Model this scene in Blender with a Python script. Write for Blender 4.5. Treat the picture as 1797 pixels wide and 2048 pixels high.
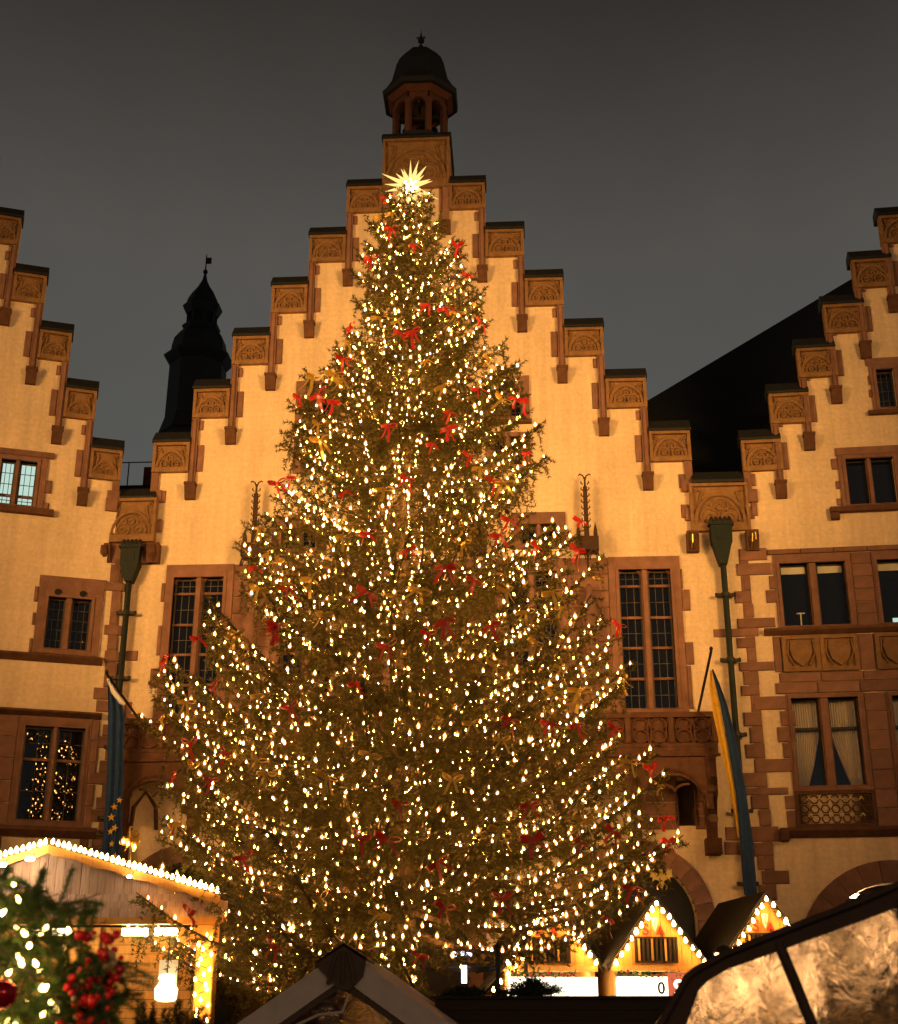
import bpy, bmesh, math, random
import numpy as np
from mathutils import Vector, Matrix

for _o in list(bpy.data.objects):
    bpy.data.objects.remove(_o)
SC = bpy.context.scene
COL = SC.collection
R = math.radians
random.seed(7)

# ------------------------------------------------------------------ camera
cam_data = bpy.data.cameras.new('camera')
cam_data.sensor_fit = 'HORIZONTAL'
cam_data.sensor_width = 36.0
cam_data.lens = 36.0 * 2680.0 / 1797.0
cam_data.clip_start = 0.1
cam_data.clip_end = 2000.0
cam_data.dof.use_dof = True
cam_data.dof.focus_distance = 30.0
cam_data.dof.aperture_fstop = 4.2
cam = bpy.data.objects.new('camera', cam_data)
COL.objects.link(cam)
cam.location = (0.0, -36.0, 1.7)
cam.rotation_euler = (R(90 + 21.0), 0.0, R(3.2))
SC.camera = cam

# ------------------------------------------------------------------ night sky
world = bpy.data.worlds.new('World')
SC.world = world
world.use_nodes = True
nt = world.node_tree
nt.nodes.clear()
w_out = nt.nodes.new('ShaderNodeOutputWorld')
w_bg = nt.nodes.new('ShaderNodeBackground')
w_tc = nt.nodes.new('ShaderNodeTexCoord')
w_sep = nt.nodes.new('ShaderNodeSeparateXYZ')
w_rmp = nt.nodes.new('ShaderNodeValToRGB')
w_noi = nt.nodes.new('ShaderNodeTexNoise')
w_mix = nt.nodes.new('ShaderNodeMix')
w_mix.data_type = 'RGBA'
w_mix.blend_type = 'MULTIPLY'
w_mix.inputs[0].default_value = 1.0
w_cr2 = nt.nodes.new('ShaderNodeMapRange')
w_noi.inputs['Scale'].default_value = 4.0
w_noi.inputs['Detail'].default_value = 5.0
w_cr2.inputs['To Min'].default_value = 0.74
w_cr2.inputs['To Max'].default_value = 1.26
els = w_rmp.color_ramp.elements
els[0].position = 0.0
els[0].color = (0.090, 0.096, 0.092, 1)
els[1].position = 1.0
els[1].color = (0.008, 0.007, 0.006, 1)
for p_, c_ in ((0.36, (0.092, 0.094, 0.088, 1)), (0.52, (0.083, 0.078, 0.070, 1)), (0.66, (0.036, 0.032, 0.028, 1)), (0.74, (0.017, 0.0145, 0.012, 1))):
    e_ = els.new(p_)
    e_.color = c_
nt.links.new(w_tc.outputs['Generated'], w_sep.inputs[0])
nt.links.new(w_tc.outputs['Generated'], w_noi.inputs['Vector'])
nt.links.new(w_sep.outputs['Z'], w_rmp.inputs[0])
nt.links.new(w_noi.outputs['Fac'], w_cr2.inputs['Value'])
nt.links.new(w_rmp.outputs['Color'], w_mix.inputs[6])
nt.links.new(w_cr2.outputs['Result'], w_mix.inputs[7])
nt.links.new(w_mix.outputs[2], w_bg.inputs['Color'])
w_bg.inputs['Strength'].default_value = 1.0
nt.links.new(w_bg.outputs[0], w_out.inputs[0])

SC.view_settings.view_transform = 'Standard'
SC.view_settings.look = 'None'
SC.view_settings.exposure = 0.0
SC.view_settings.gamma = 1.0
SC.render.engine = 'CYCLES'
SC.cycles.max_bounces = 5
SC.cycles.diffuse_bounces = 2
SC.cycles.glossy_bounces = 2
SC.cycles.transmission_bounces = 4
SC.cycles.transparent_max_bounces = 12
SC.cycles.sample_clamp_indirect = 4.0
SC.cycles.caustics_reflective = False
SC.cycles.caustics_refractive = False
SC.cycles.use_light_tree = True


# ------------------------------------------------------------------ floodlights across the square that light the facade
def floodlight(loc, target, power, size, color, blend=1.0):
    d = bpy.data.lights.new('floodlight', 'SPOT')
    d.energy = power
    d.color = color
    d.spot_size = R(size)
    d.spot_blend = blend
    d.shadow_soft_size = 4.5
    o = bpy.data.objects.new('floodlight', d)
    COL.objects.link(o)
    o.location = loc
    o.rotation_euler = (Vector(target) - Vector(loc)).to_track_quat('-Z', 'Y').to_euler()
    return o


WARM = (1.0, 0.50, 0.135)
floodlight((-25, -25, 15.0), (-2.0, 0, 16.3), 48000, 57, WARM)
floodlight((19, -25, 15.0), (-3.0, 0, 16.5), 42000, 57, WARM)

# added warm fill lamps behind the viewer, brightening tents, garland and bows
for x_, y_, z_, w_ in ((-3.2, -38.5, 3.4, 420), (4.5, -43.0, 6.5, 700)):
    d_ = bpy.data.lights.new('fill_lamp', 'POINT')
    d_.energy = w_
    d_.color = (1.0, 0.62, 0.30)
    d_.shadow_soft_size = 0.5
    o_ = bpy.data.objects.new('fill_lamp', d_)
    COL.objects.link(o_)
    o_.location = (x_, y_, z_)


# ------------------------------------------------------------------ materials
def new_mat(name):
    m = bpy.data.materials.new(name)
    m.use_nodes = True
    n = m.node_tree
    n.nodes.clear()
    out = n.nodes.new('ShaderNodeOutputMaterial')
    return m, n, out


def surf(name, col, rough=0.8, var=0.25, scale=6.0, bump=0.3, bscale=30.0, metal=0.0, rnd=0.0, dist=0.02, spec=0.3, stretch=(1, 1, 1)):
    m, n, out = new_mat(name)
    L = n.links
    p = n.nodes.new('ShaderNodeBsdfPrincipled')
    p.inputs['Roughness'].default_value = rough
    p.inputs['Metallic'].default_value = metal
    p.inputs['Specular IOR Level'].default_value = spec
    tc = n.nodes.new('ShaderNodeTexCoord')
    mp = n.nodes.new('ShaderNodeMapping')
    mp.inputs['Scale'].default_value = stretch
    L.new(tc.outputs['Object'], mp.inputs[0])
    no = n.nodes.new('ShaderNodeTexNoise')
    no.inputs['Scale'].default_value = scale
    no.inputs['Detail'].default_value = 6.0
    no.inputs['Roughness'].default_value = 0.65
    L.new(mp.outputs[0], no.inputs['Vector'])
    rp = n.nodes.new('ShaderNodeMapRange')
    rp.inputs['From Min'].default_value = 0.25
    rp.inputs['From Max'].default_value = 0.75
    rp.inputs['To Min'].default_value = 1.0 - var
    rp.inputs['To Max'].default_value = 1.0 + var
    L.new(no.outputs['Fac'], rp.inputs['Value'])
    val = rp.outputs['Result']
    if rnd:
        oi = n.nodes.new('ShaderNodeObjectInfo')
        r2 = n.nodes.new('ShaderNodeMapRange')
        r2.inputs['To Min'].default_value = 1.0 - rnd
        r2.inputs['To Max'].default_value = 1.0 + rnd
        L.new(oi.outputs['Random'], r2.inputs['Value'])
        mu = n.nodes.new('ShaderNodeMath')
        mu.operation = 'MULTIPLY'
        L.new(val, mu.inputs[0])
        L.new(r2.outputs['Result'], mu.inputs[1])
        val = mu.outputs[0]
    vm = n.nodes.new('ShaderNodeVectorMath')
    vm.operation = 'SCALE'
    vm.inputs[0].default_value = col
    L.new(val, vm.inputs['Scale'])
    L.new(vm.outputs[0], p.inputs['Base Color'])
    if bump:
        nb = n.nodes.new('ShaderNodeTexNoise')
        nb.inputs['Scale'].default_value = bscale
        nb.inputs['Detail'].default_value = 5.0
        L.new(mp.outputs[0], nb.inputs['Vector'])
        bp = n.nodes.new('ShaderNodeBump')
        bp.inputs['Strength'].default_value = bump
        bp.inputs['Distance'].default_value = dist
        L.new(nb.outputs['Fac'], bp.inputs['Height'])
        L.new(bp.outputs[0], p.inputs['Normal'])
    L.new(p.outputs[0], out.inputs[0])
    return m


def plaster(name, col):
    m, n, out = new_mat(name)
    L = n.links
    p = n.nodes.new('ShaderNodeBsdfPrincipled')
    p.inputs['Roughness'].default_value = 0.9
    p.inputs['Specular IOR Level'].default_value = 0.15
    tc = n.nodes.new('ShaderNodeTexCoord')
    sp = n.nodes.new('ShaderNodeSeparateXYZ')
    cb = n.nodes.new('ShaderNodeCombineXYZ')
    L.new(tc.outputs['Object'], sp.inputs[0])
    L.new(sp.outputs['X'], cb.inputs['X'])
    L.new(sp.outputs['Z'], cb.inputs['Y'])
    br = n.nodes.new('ShaderNodeTexBrick')
    br.inputs['Color1'].default_value = (1, 1, 1, 1)
    br.inputs['Color2'].default_value = (0.95, 0.95, 0.94, 1)
    br.inputs['Mortar'].default_value = (0.93, 0.92, 0.9, 1)
    br.inputs['Scale'].default_value = 1.0
    br.inputs['Mortar Size'].default_value = 0.012
    br.inputs['Mortar Smooth'].default_value = 0.7
    br.inputs['Brick Width'].default_value = 0.52
    br.inputs['Row Height'].default_value = 0.16
    L.new(cb.outputs[0], br.inputs['Vector'])
    n1 = n.nodes.new('ShaderNodeTexNoise')
    n1.inputs['Scale'].default_value = 0.55
    n1.inputs['Detail'].default_value = 7.0
    n1.inputs['Roughness'].default_value = 0.7
    L.new(tc.outputs['Object'], n1.inputs['Vector'])
    n2 = n.nodes.new('ShaderNodeTexNoise')
    n2.inputs['Scale'].default_value = 9.0
    n2.inputs['Detail'].default_value = 5.0
    L.new(tc.outputs['Object'], n2.inputs['Vector'])
    a1 = n.nodes.new('ShaderNodeMapRange')
    a1.inputs['From Min'].default_value = 0.3
    a1.inputs['From Max'].default_value = 0.7
    a1.inputs['To Min'].default_value = 0.88
    a1.inputs['To Max'].default_value = 1.06
    L.new(n1.outputs['Fac'], a1.inputs['Value'])
    a2 = n.nodes.new('ShaderNodeMapRange')
    a2.inputs['From Min'].default_value = 0.3
    a2.inputs['From Max'].default_value = 0.7
    a2.inputs['To Min'].default_value = 0.9
    a2.inputs['To Max'].default_value = 1.08
    L.new(n2.outputs['Fac'], a2.inputs['Value'])
    mp = n.nodes.new('ShaderNodeMapping')
    mp.inputs['Scale'].default_value = (2.2, 2.2, 0.16)
    L.new(tc.outputs['Object'], mp.inputs[0])
    n3 = n.nodes.new('ShaderNodeTexNoise')
    n3.inputs['Scale'].default_value = 1.0
    n3.inputs['Detail'].default_value = 8.0
    n3.inputs['Roughness'].default_value = 0.72
    L.new(mp.outputs[0], n3.inputs['Vector'])
    a3 = n.nodes.new('ShaderNodeMapRange')
    a3.inputs['From Min'].default_value = 0.35
    a3.inputs['From Max'].default_value = 0.6
    a3.inputs['To Min'].default_value = 0.84
    a3.inputs['To Max'].default_value = 1.03
    L.new(n3.outputs['Fac'], a3.inputs['Value'])
    m0 = n.nodes.new('ShaderNodeMath')
    m0.operation = 'MULTIPLY'
    L.new(a1.outputs[0], m0.inputs[0])
    L.new(a3.outputs[0], m0.inputs[1])
    mu = n.nodes.new('ShaderNodeMath')
    mu.operation = 'MULTIPLY'
    L.new(m0.outputs[0], mu.inputs[0])
    L.new(a2.outputs[0], mu.inputs[1])
    v1 = n.nodes.new('ShaderNodeVectorMath')
    v1.operation = 'MULTIPLY'
    v1.inputs[0].default_value = col
    L.new(br.outputs['Color'], v1.inputs[1])
    v2 = n.nodes.new('ShaderNodeVectorMath')
    v2.operation = 'SCALE'
    L.new(v1.outputs[0], v2.inputs[0])
    L.new(mu.outputs[0], v2.inputs['Scale'])
    L.new(v2.outputs[0], p.inputs['Base Color'])
    bp = n.nodes.new('ShaderNodeBump')
    bp.inputs['Strength'].default_value = 0.5
    bp.inputs['Distance'].default_value = 0.02
    L.new(n2.outputs['Fac'], bp.inputs['Height'])
    b2 = n.nodes.new('ShaderNodeBump')
    b2.inputs['Strength'].default_value = 0.2
    b2.inputs['Distance'].default_value = 0.01
    b2.invert = True
    L.new(br.outputs['Fac'], b2.inputs['Height'])
    L.new(bp.outputs[0], b2.inputs['Normal'])
    L.new(b2.outputs[0], p.inputs['Normal'])
    L.new(p.outputs[0], out.inputs[0])
    return m


def glow(name, col, strength):
    m, n, out = new_mat(name)
    e = n.nodes.new('ShaderNodeEmission')
    e.inputs[0].default_value = (*col, 1)
    e.inputs[1].default_value = strength
    n.links.new(e.outputs[0], out.inputs[0])
    return m


def halo_shell(name, col, strength, fac):
    # see-through glowing shell round a bulb, imitating the halo of its glare
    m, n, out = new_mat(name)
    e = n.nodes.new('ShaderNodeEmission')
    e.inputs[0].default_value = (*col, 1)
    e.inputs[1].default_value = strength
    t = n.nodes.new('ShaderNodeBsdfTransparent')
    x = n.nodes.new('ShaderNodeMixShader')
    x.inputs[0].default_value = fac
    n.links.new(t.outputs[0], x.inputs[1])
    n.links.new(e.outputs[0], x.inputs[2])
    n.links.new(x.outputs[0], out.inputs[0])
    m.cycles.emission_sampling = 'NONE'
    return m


def glass_pane(name, col, rough=0.015, spec=0.6):
    m, n, out = new_mat(name)
    p = n.nodes.new('ShaderNodeBsdfPrincipled')
    p.inputs['Base Color'].default_value = (*col, 1)
    p.inputs['Roughness'].default_value = rough
    p.inputs['Specular IOR Level'].default_value = spec
    tc = n.nodes.new('ShaderNodeTexCoord')
    no = n.nodes.new('ShaderNodeTexNoise')
    no.inputs['Scale'].default_value = 3.0
    bp = n.nodes.new('ShaderNodeBump')
    bp.inputs['Strength'].default_value = 0.05
    bp.inputs['Distance'].default_value = 0.005
    n.links.new(tc.outputs['Object'], no.inputs['Vector'])
    n.links.new(no.outputs['Fac'], bp.inputs['Height'])
    n.links.new(bp.outputs[0], p.inputs['Normal'])
    n.links.new(p.outputs[0], out.inputs[0])
    return m


def leafy(name, col, trans=0.25, var=0.4, rough=0.6):
    m, n, out = new_mat(name)
    L = n.links
    tc = n.nodes.new('ShaderNodeTexCoord')
    no = n.nodes.new('ShaderNodeTexNoise')
    no.inputs['Scale'].default_value = 1.7
    no.inputs['Detail'].default_value = 8.0
    no.inputs['Roughness'].default_value = 0.8
    L.new(tc.outputs['Object'], no.inputs['Vector'])
    rp = n.nodes.new('ShaderNodeMapRange')
    rp.inputs['From Min'].default_value = 0.3
    rp.inputs['From Max'].default_value = 0.7
    rp.inputs['To Min'].default_value = 1 - var
    rp.inputs['To Max'].default_value = 1 + var
    L.new(no.outputs['Fac'], rp.inputs['Value'])
    vm = n.nodes.new('ShaderNodeVectorMath')
    vm.operation = 'SCALE'
    vm.inputs[0].default_value = col
    L.new(rp.outputs[0], vm.inputs['Scale'])
    p = n.nodes.new('ShaderNodeBsdfPrincipled')
    p.inputs['Roughness'].default_value = rough
    p.inputs['Specular IOR Level'].default_value = 0.3
    L.new(vm.outputs[0], p.inputs['Base Color'])
    t = n.nodes.new('ShaderNodeBsdfTranslucent')
    L.new(vm.outputs[0], t.inputs['Color'])
    mx = n.nodes.new('ShaderNodeMixShader')
    mx.inputs[0].default_value = trans
    L.new(p.outputs[0], mx.inputs[1])
    L.new(t.outputs[0], mx.inputs[2])
    L.new(mx.outputs[0], out.inputs[0])
    return m


def clear_plastic(name):
    m, n, out = new_mat(name)
    L = n.links
    tc = n.nodes.new('ShaderNodeTexCoord')
    no = n.nodes.new('ShaderNodeTexNoise')
    no.inputs['Scale'].default_value = 13.0
    no.inputs['Detail'].default_value = 8.0
    no.inputs['Roughness'].default_value = 0.66
    no.inputs['Distortion'].default_value = 2.2
    L.new(tc.outputs['Object'], no.inputs['Vector'])
    vo = n.nodes.new('ShaderNodeTexVoronoi')
    vo.feature = 'DISTANCE_TO_EDGE'
    vo.inputs['Scale'].default_value = 9.0
    L.new(tc.outputs['Object'], vo.inputs['Vector'])
    ad = n.nodes.new('ShaderNodeMath')
    ad.operation = 'ADD'
    L.new(no.outputs['Fac'], ad.inputs[0])
    L.new(vo.outputs['Distance'], ad.inputs[1])
    bp = n.nodes.new('ShaderNodeBump')
    bp.inputs['Strength'].default_value = 1.0
    bp.inputs['Distance'].default_value = 0.035
    L.new(ad.outputs[0], bp.inputs['Height'])
    rf = n.nodes.new('ShaderNodeBsdfRefraction')
    rf.inputs['IOR'].default_value = 1.18
    rf.inputs['Roughness'].default_value = 0.2
    rf.inputs['Color'].default_value = (0.32, 0.25, 0.18, 1)
    L.new(bp.outputs[0], rf.inputs['Normal'])
    gl = n.nodes.new('ShaderNodeBsdfGlossy')
    gl.inputs['Roughness'].default_value = 0.22
    gl.inputs['Color'].default_value = (0.10, 0.07, 0.045, 1)
    L.new(bp.outputs[0], gl.inputs['Normal'])
    df = n.nodes.new('ShaderNodeBsdfTranslucent')
    df.inputs['Color'].default_value = (0.20, 0.15, 0.11, 1)
    m1 = n.nodes.new('ShaderNodeMixShader')
    m1.inputs[0].default_value = 0.3
    L.new(rf.outputs[0], m1.inputs[1])
    L.new(gl.outputs[0], m1.inputs[2])
    m2 = n.nodes.new('ShaderNodeMixShader')
    m2.inputs[0].default_value = 0.06
    L.new(m1.outputs[0], m2.inputs[1])
    L.new(df.outputs[0], m2.inputs[2])
    L.new(m2.outputs[0], out.inputs[0])
    return m


M = {
    'cream': plaster('cream_plaster', (0.72, 0.56, 0.38)),
    'stone': surf('red_sandstone', (0.195, 0.100, 0.070), 0.9, 0.3, 3.0, 0.5, 25, rnd=0.14),
    'carved': surf('carved_sandstone', (0.21, 0.115, 0.05), 0.9, 0.35, 5.0, 0.6, 30, rnd=0.1),
    'darkstone': surf('weathered_sandstone', (0.10, 0.045, 0.025), 0.9, 0.4, 4.0, 0.6, 25, rnd=0.1),
    'slate': surf('dark_slate', (0.012, 0.013, 0.014), 0.6, 0.35, 9.0, 0.5, 14),
    'copper': surf('green_copper', (0.004, 0.011, 0.008), 0.6, 0.45, 5.0, 0.3, 30),
    'lead': surf('window_lead', (0.075, 0.062, 0.048), 0.5, 0.1, 8.0, 0.0),
    'iron': surf('black_iron', (0.02, 0.018, 0.016), 0.5, 0.2, 8.0, 0.0),
    'glass': glass_pane('dark_window_glass', (0.006, 0.006, 0.007)),
    'litglass': glow('lit_milky_glass', (0.52, 0.72, 0.62), 1.0),
    'curtain': surf('lace_curtain', (0.78, 0.68, 0.46), 0.9, 0.25, 30.0, 0.4, 60, stretch=(6, 1, 1)),
    'blind': surf('roller_blind', (0.5, 0.48, 0.38), 0.9, 0.1, 8, 0.0),
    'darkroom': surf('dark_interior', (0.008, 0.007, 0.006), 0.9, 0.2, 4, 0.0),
    'gold': surf('gilded_metal', (0.75, 0.5, 0.12), 0.3, 0.2, 8, 0.1, metal=0.9),
    'bark': surf('fir_bark', (0.10, 0.065, 0.035), 0.9, 0.5, 10, 0.9, 20, dist=0.06, stretch=(1, 1, 0.25)),
    'needles': leafy('fir_needles', (0.088, 0.076, 0.015), 0.35, 0.6),
    'needles2': leafy('garland_needles', (0.055, 0.115, 0.028), var=0.55),
    'shrub': leafy('juniper_needles', (0.025, 0.04, 0.012)),
    'red': surf('red_ribbon', (0.62, 0.025, 0.015), 0.35, 0.2, 12, 0.1, spec=0.6, rnd=0.15),
    'ribbongold': surf('gold_ribbon', (0.72, 0.46, 0.07), 0.3, 0.2, 12, 0.1, metal=0.45, spec=0.6, rnd=0.15),
    'bulb': glow('warm_bulb_glow', (1.0, 0.42, 0.09), 270.0),
    'bulbhalo': halo_shell('bulb_halo_glow', (1.0, 0.40, 0.07), 1.7, 0.36),
    'bigbulb': glow('stall_bulb_glow', (1.0, 0.54, 0.15), 70.0),
    'star': glow('star_paper_glow', (1.0, 0.66, 0.20), 1.5),
    'starcore': glow('star_core_glow', (1.0, 0.75, 0.4), 40.0),
    'tube': glow('fluorescent_glow', (1.0, 0.70, 0.36), 42.0),
    'sign': glow('lit_sign_glow', (1.0, 0.84, 0.58), 4.0),
    'signred': glow('lit_red_sign', (0.85, 0.16, 0.07), 0.9),
    'coldlight': glow('cold_white_glow', (0.72, 0.78, 1.0), 5.0),
    'greenglow': glow('green_sign_glow', (0.01, 0.5, 0.16), 0.8),
    'wood': surf('golden_pine_boards', (0.66, 0.33, 0.075), 0.6, 0.22, 5.0, 0.3, 20, rnd=0.12, stretch=(6, 6, 0.6)),
    'palewood': surf('pale_weathered_boards', (0.52, 0.36, 0.26), 0.8, 0.3, 5.0, 0.3, 20, rnd=0.15, stretch=(8, 8, 0.5)),
    'darkwood': surf('dark_stained_boards', (0.045, 0.026, 0.014), 0.8, 0.35, 6.0, 0.4, 24, rnd=0.2, stretch=(0.6, 6, 6)),
    'roofdark': surf('dark_felt_roof', (0.022, 0.02, 0.018), 0.9, 0.3, 10, 0.4, 40),
    'signpaint': surf('red_paint', (0.75, 0.06, 0.03), 0.5, 0.1, 10, 0.0),
    'white': surf('white_paint', (0.8, 0.78, 0.74), 0.5, 0.08, 10, 0.0),
    'black': surf('black_paint', (0.01, 0.01, 0.01), 0.5, 0.1, 10, 0.0),
    'blueflag': surf('blue_flag_cloth', (0.016, 0.045, 0.13), 0.85, 0.2, 8, 0.15, 50),
    'yellowflag': surf('yellow_flag_cloth', (0.62, 0.36, 0.035), 0.85, 0.15, 8, 0.15, 50),
    'canvas': surf('grey_tent_canvas', (0.55, 0.44, 0.38), 0.85, 0.15, 6, 0.3, 90),
    'brownflap': surf('brown_tent_flap', (0.085, 0.055, 0.038), 0.85, 0.2, 8, 0.3, 60),
    'blackcanvas': surf('black_tent_canvas', (0.035, 0.02, 0.016), 0.8, 0.3, 6, 0.5, 30),
    'plastic': clear_plastic('crinkled_clear_plastic'),
    'berry': surf('red_berry_skin', (0.72, 0.012, 0.016), 0.25, 0.2, 20, 0.0, spec=0.6, rnd=0.3),
    'palebead': surf('pale_bead_skin', (0.5, 0.36, 0.18), 0.5, 0.2, 20, 0.0, rnd=0.3),
    'bauble': surf('dark_red_bauble', (0.35, 0.004, 0.008), 0.08, 0.1, 8, 0.0, metal=0.6, spec=0.8),
    'cobble': surf('worn_cobble', (0.09, 0.075, 0.065), 0.6, 0.35, 2.0, 0.8, 7, dist=0.05),
    'lampshade': glow('lampshade_glow', (1.0, 0.74, 0.34), 4.0),
    'tentfill': glow('added_tent_lamp_glow', (1.0, 0.60, 0.28), 16.0),
    'spotglow': glow('spot_lamp_glow', (1.0, 0.72, 0.42), 150.0),
}
M['cream_side'] = M['cream']


# ------------------------------------------------------------------ mesh helpers
class MB:
    def __init__(self):
        self.v = []
        self.f = []

    def add(self, vs, fs):
        k = len(self.v)
        self.v.extend(vs)
        self.f.extend([tuple(i + k for i in f) for f in fs])
        return self

    def box(self, x0, x1, y0, y1, z0, z1):
        return self.add([(x0, y0, z0), (x1, y0, z0), (x1, y1, z0), (x0, y1, z0), (x0, y0, z1), (x1, y0, z1), (x1, y1, z1), (x0, y1, z1)],
                        [(0, 1, 5, 4), (1, 2, 6, 5), (2, 3, 7, 6), (3, 0, 4, 7), (4, 5, 6, 7), (3, 2, 1, 0)])

    def chamfer(self, x0, x1, y0, y1, z0, z1, c=0.015):
        # a block with a chamfered front (y0) face
        a = [(x0, y1, z0), (x1, y1, z0), (x1, y1, z1), (x0, y1, z1)]
        b = [(x0, y0 + c, z0), (x1, y0 + c, z0), (x1, y0 + c, z1), (x0, y0 + c, z1)]
        d = [(x0 + c, y0, z0 + c), (x1 - c, y0, z0 + c), (x1 - c, y0, z1 - c), (x0 + c, y0, z1 - c)]
        fs = [(8, 9, 10, 11)]
        for i in range(4):
            j = (i + 1) % 4
            fs += [(i, j, 4 + j, 4 + i), (4 + i, 4 + j, 8 + j, 8 + i)]
        return self.add(a + b + d, fs)

    def prism(self, poly, a0, a1, axis='x'):
        n = len(poly)
        mk = {'x': lambda p, a: (a, p[0], p[1]), 'y': lambda p, a: (p[0], a, p[1]), 'z': lambda p, a: (p[0], p[1], a)}[axis]
        vs = [mk(p, a0) for p in poly] + [mk(p, a1) for p in poly]
        fs = [tuple(range(n - 1, -1, -1)), tuple(range(n, 2 * n))]
        fs += [(i, (i + 1) % n, n + (i + 1) % n, n + i) for i in range(n)]
        return self.add(vs, fs)

    def tube(self, pts, r, n=6, caps=True):
        pts = [Vector(p) for p in pts]
        rs = r if isinstance(r, (list, tuple)) else [r] * len(pts)
        vs = []
        fs = []
        for i, p in enumerate(pts):
            t = (pts[min(i + 1, len(pts) - 1)] - pts[max(i - 1, 0)])
            if t.length < 1e-9:
                t = Vector((0, 0, 1))
            t.normalize()
            a = t.cross(Vector((0, 0, 1)) if abs(t.z) < 0.92 else Vector((0, 1, 0))).normalized()
            b = t.cross(a)
            for k in range(n):
                an = 2 * math.pi * (k + 0.5) / n
                q = p + (a * math.cos(an) + b * math.sin(an)) * rs[i]
                vs.append(tuple(q))
        for i in range(len(pts) - 1):
            for k in range(n):
                k2 = (k + 1) % n
                fs.append((i * n + k, i * n + k2, (i + 1) * n + k2, (i + 1) * n + k))
        if caps:
            fs.append(tuple(range(n - 1, -1, -1)))
            fs.append(tuple(range((len(pts) - 1) * n, len(pts) * n)))
        return self.add(vs, fs)

    def lathe(self, prof, n=8, cx=0.0, cy=0.0, ph=0.5):
        vs = []
        fs = []
        for r, z in prof:
            for k in range(n):
                an = 2 * math.pi * (k + ph) / n
                vs.append((cx + r * math.cos(an), cy + r * math.sin(an), z))
        for i in range(len(prof) - 1):
            for k in range(n):
                k2 = (k + 1) % n
                fs.append((i * n + k, i * n + k2, (i + 1) * n + k2, (i + 1) * n + k))
        fs.append(tuple(range(n - 1, -1, -1)))
        fs.append(tuple(range((len(prof) - 1) * n, len(prof) * n)))
        return self.add(vs, fs)

    def grid(self, rects, holes, y0, y1):
        """rectilinear slab in the x-z plane: the union of rects minus holes, from y0 (front) to y1 (back)"""
        us = sorted({round(v, 4) for r in rects + holes for v in (r[0], r[1])})
        zs = sorted({round(v, 4) for r in rects + holes for v in (r[2], r[3])})

        def solid(i, j):
            if i < 0 or j < 0 or i >= len(us) - 1 or j >= len(zs) - 1:
                return False
            u = (us[i] + us[i + 1]) / 2
            z = (zs[j] + zs[j + 1]) / 2
            ins = any(r[0] < u < r[1] and r[2] < z < r[3] for r in rects)
            return ins and not any(h[0] < u < h[1] and h[2] < z < h[3] for h in holes)
        for i in range(len(us) - 1):
            for j in range(len(zs) - 1):
                if not solid(i, j):
                    continue
                a, b, c, d = us[i], us[i + 1], zs[j], zs[j + 1]
                self.add([(a, y0, c), (b, y0, c), (b, y0, d), (a, y0, d)], [(0, 1, 2, 3)])
                self.add([(a, y1, c), (b, y1, c), (b, y1, d), (a, y1, d)], [(3, 2, 1, 0)])
                if not solid(i - 1, j):
                    self.add([(a, y0, c), (a, y0, d), (a, y1, d), (a, y1, c)], [(0, 1, 2, 3)])
                if not solid(i + 1, j):
                    self.add([(b, y0, c), (b, y0, d), (b, y1, d), (b, y1, c)], [(3, 2, 1, 0)])
                if not solid(i, j - 1):
                    self.add([(a, y0, c), (b, y0, c), (b, y1, c), (a, y1, c)], [(3, 2, 1, 0)])
                if not solid(i, j + 1):
                    self.add([(a, y0, d), (b, y0, d), (b, y1, d), (a, y1, d)], [(0, 1, 2, 3)])
        return self

    def mesh(self, name, mat, smooth=False):
        me = bpy.data.meshes.new(name)
        me.from_pydata(self.v, [], self.f)
        me.materials.append(M[mat] if isinstance(mat, str) else mat)
        if smooth:
            me.polygons.foreach_set('use_smooth', [True] * len(me.polygons))
        me.update()
        return me

    def build(self, name, mat, parent=None, loc=None, rot=None, smooth=False):
        return link(name, self.mesh(name, mat, smooth), parent, loc, rot)


def link(name, data, parent=None, loc=None, rot=None):
    o = bpy.data.objects.new(name, data)
    COL.objects.link(o)
    if parent is not None:
        o.parent = parent
    if loc is not None:
        o.location = loc
    if rot is not None:
        o.rotation_euler = rot
    return o


def tag(o, label=None, cat=None, group=None, kind=None):
    if label:
        o['label'] = label
    if cat:
        o['category'] = cat
    if group:
        o['group'] = group
    if kind:
        o['kind'] = kind
    return o


def empty(name, loc=(0, 0, 0), rz=0.0):
    o = bpy.data.objects.new(name, None)
    COL.objects.link(o)
    o.location = loc
    o.rotation_euler = (0, 0, rz)
    o.empty_display_size = 0.2
    return o


def np_mesh(name, verts, faces, mat):
    """fast mesh from numpy arrays: verts (N,3), faces (M,k)"""
    me = bpy.data.meshes.new(name)
    nv, nf, k = len(verts), len(faces), faces.shape[1]
    me.vertices.add(nv)
    me.vertices.foreach_set('co', np.ascontiguousarray(verts, np.float32).ravel())
    me.loops.add(nf * k)
    me.loops.foreach_set('vertex_index', np.ascontiguousarray(faces, np.int32).ravel())
    me.polygons.add(nf)
    me.polygons.foreach_set('loop_start', np.arange(0, nf * k, k, dtype=np.int32))
    me.update(calc_edges=True)
    me.materials.append(M[mat] if isinstance(mat, str) else mat)
    return me


CACHE = {}


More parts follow.
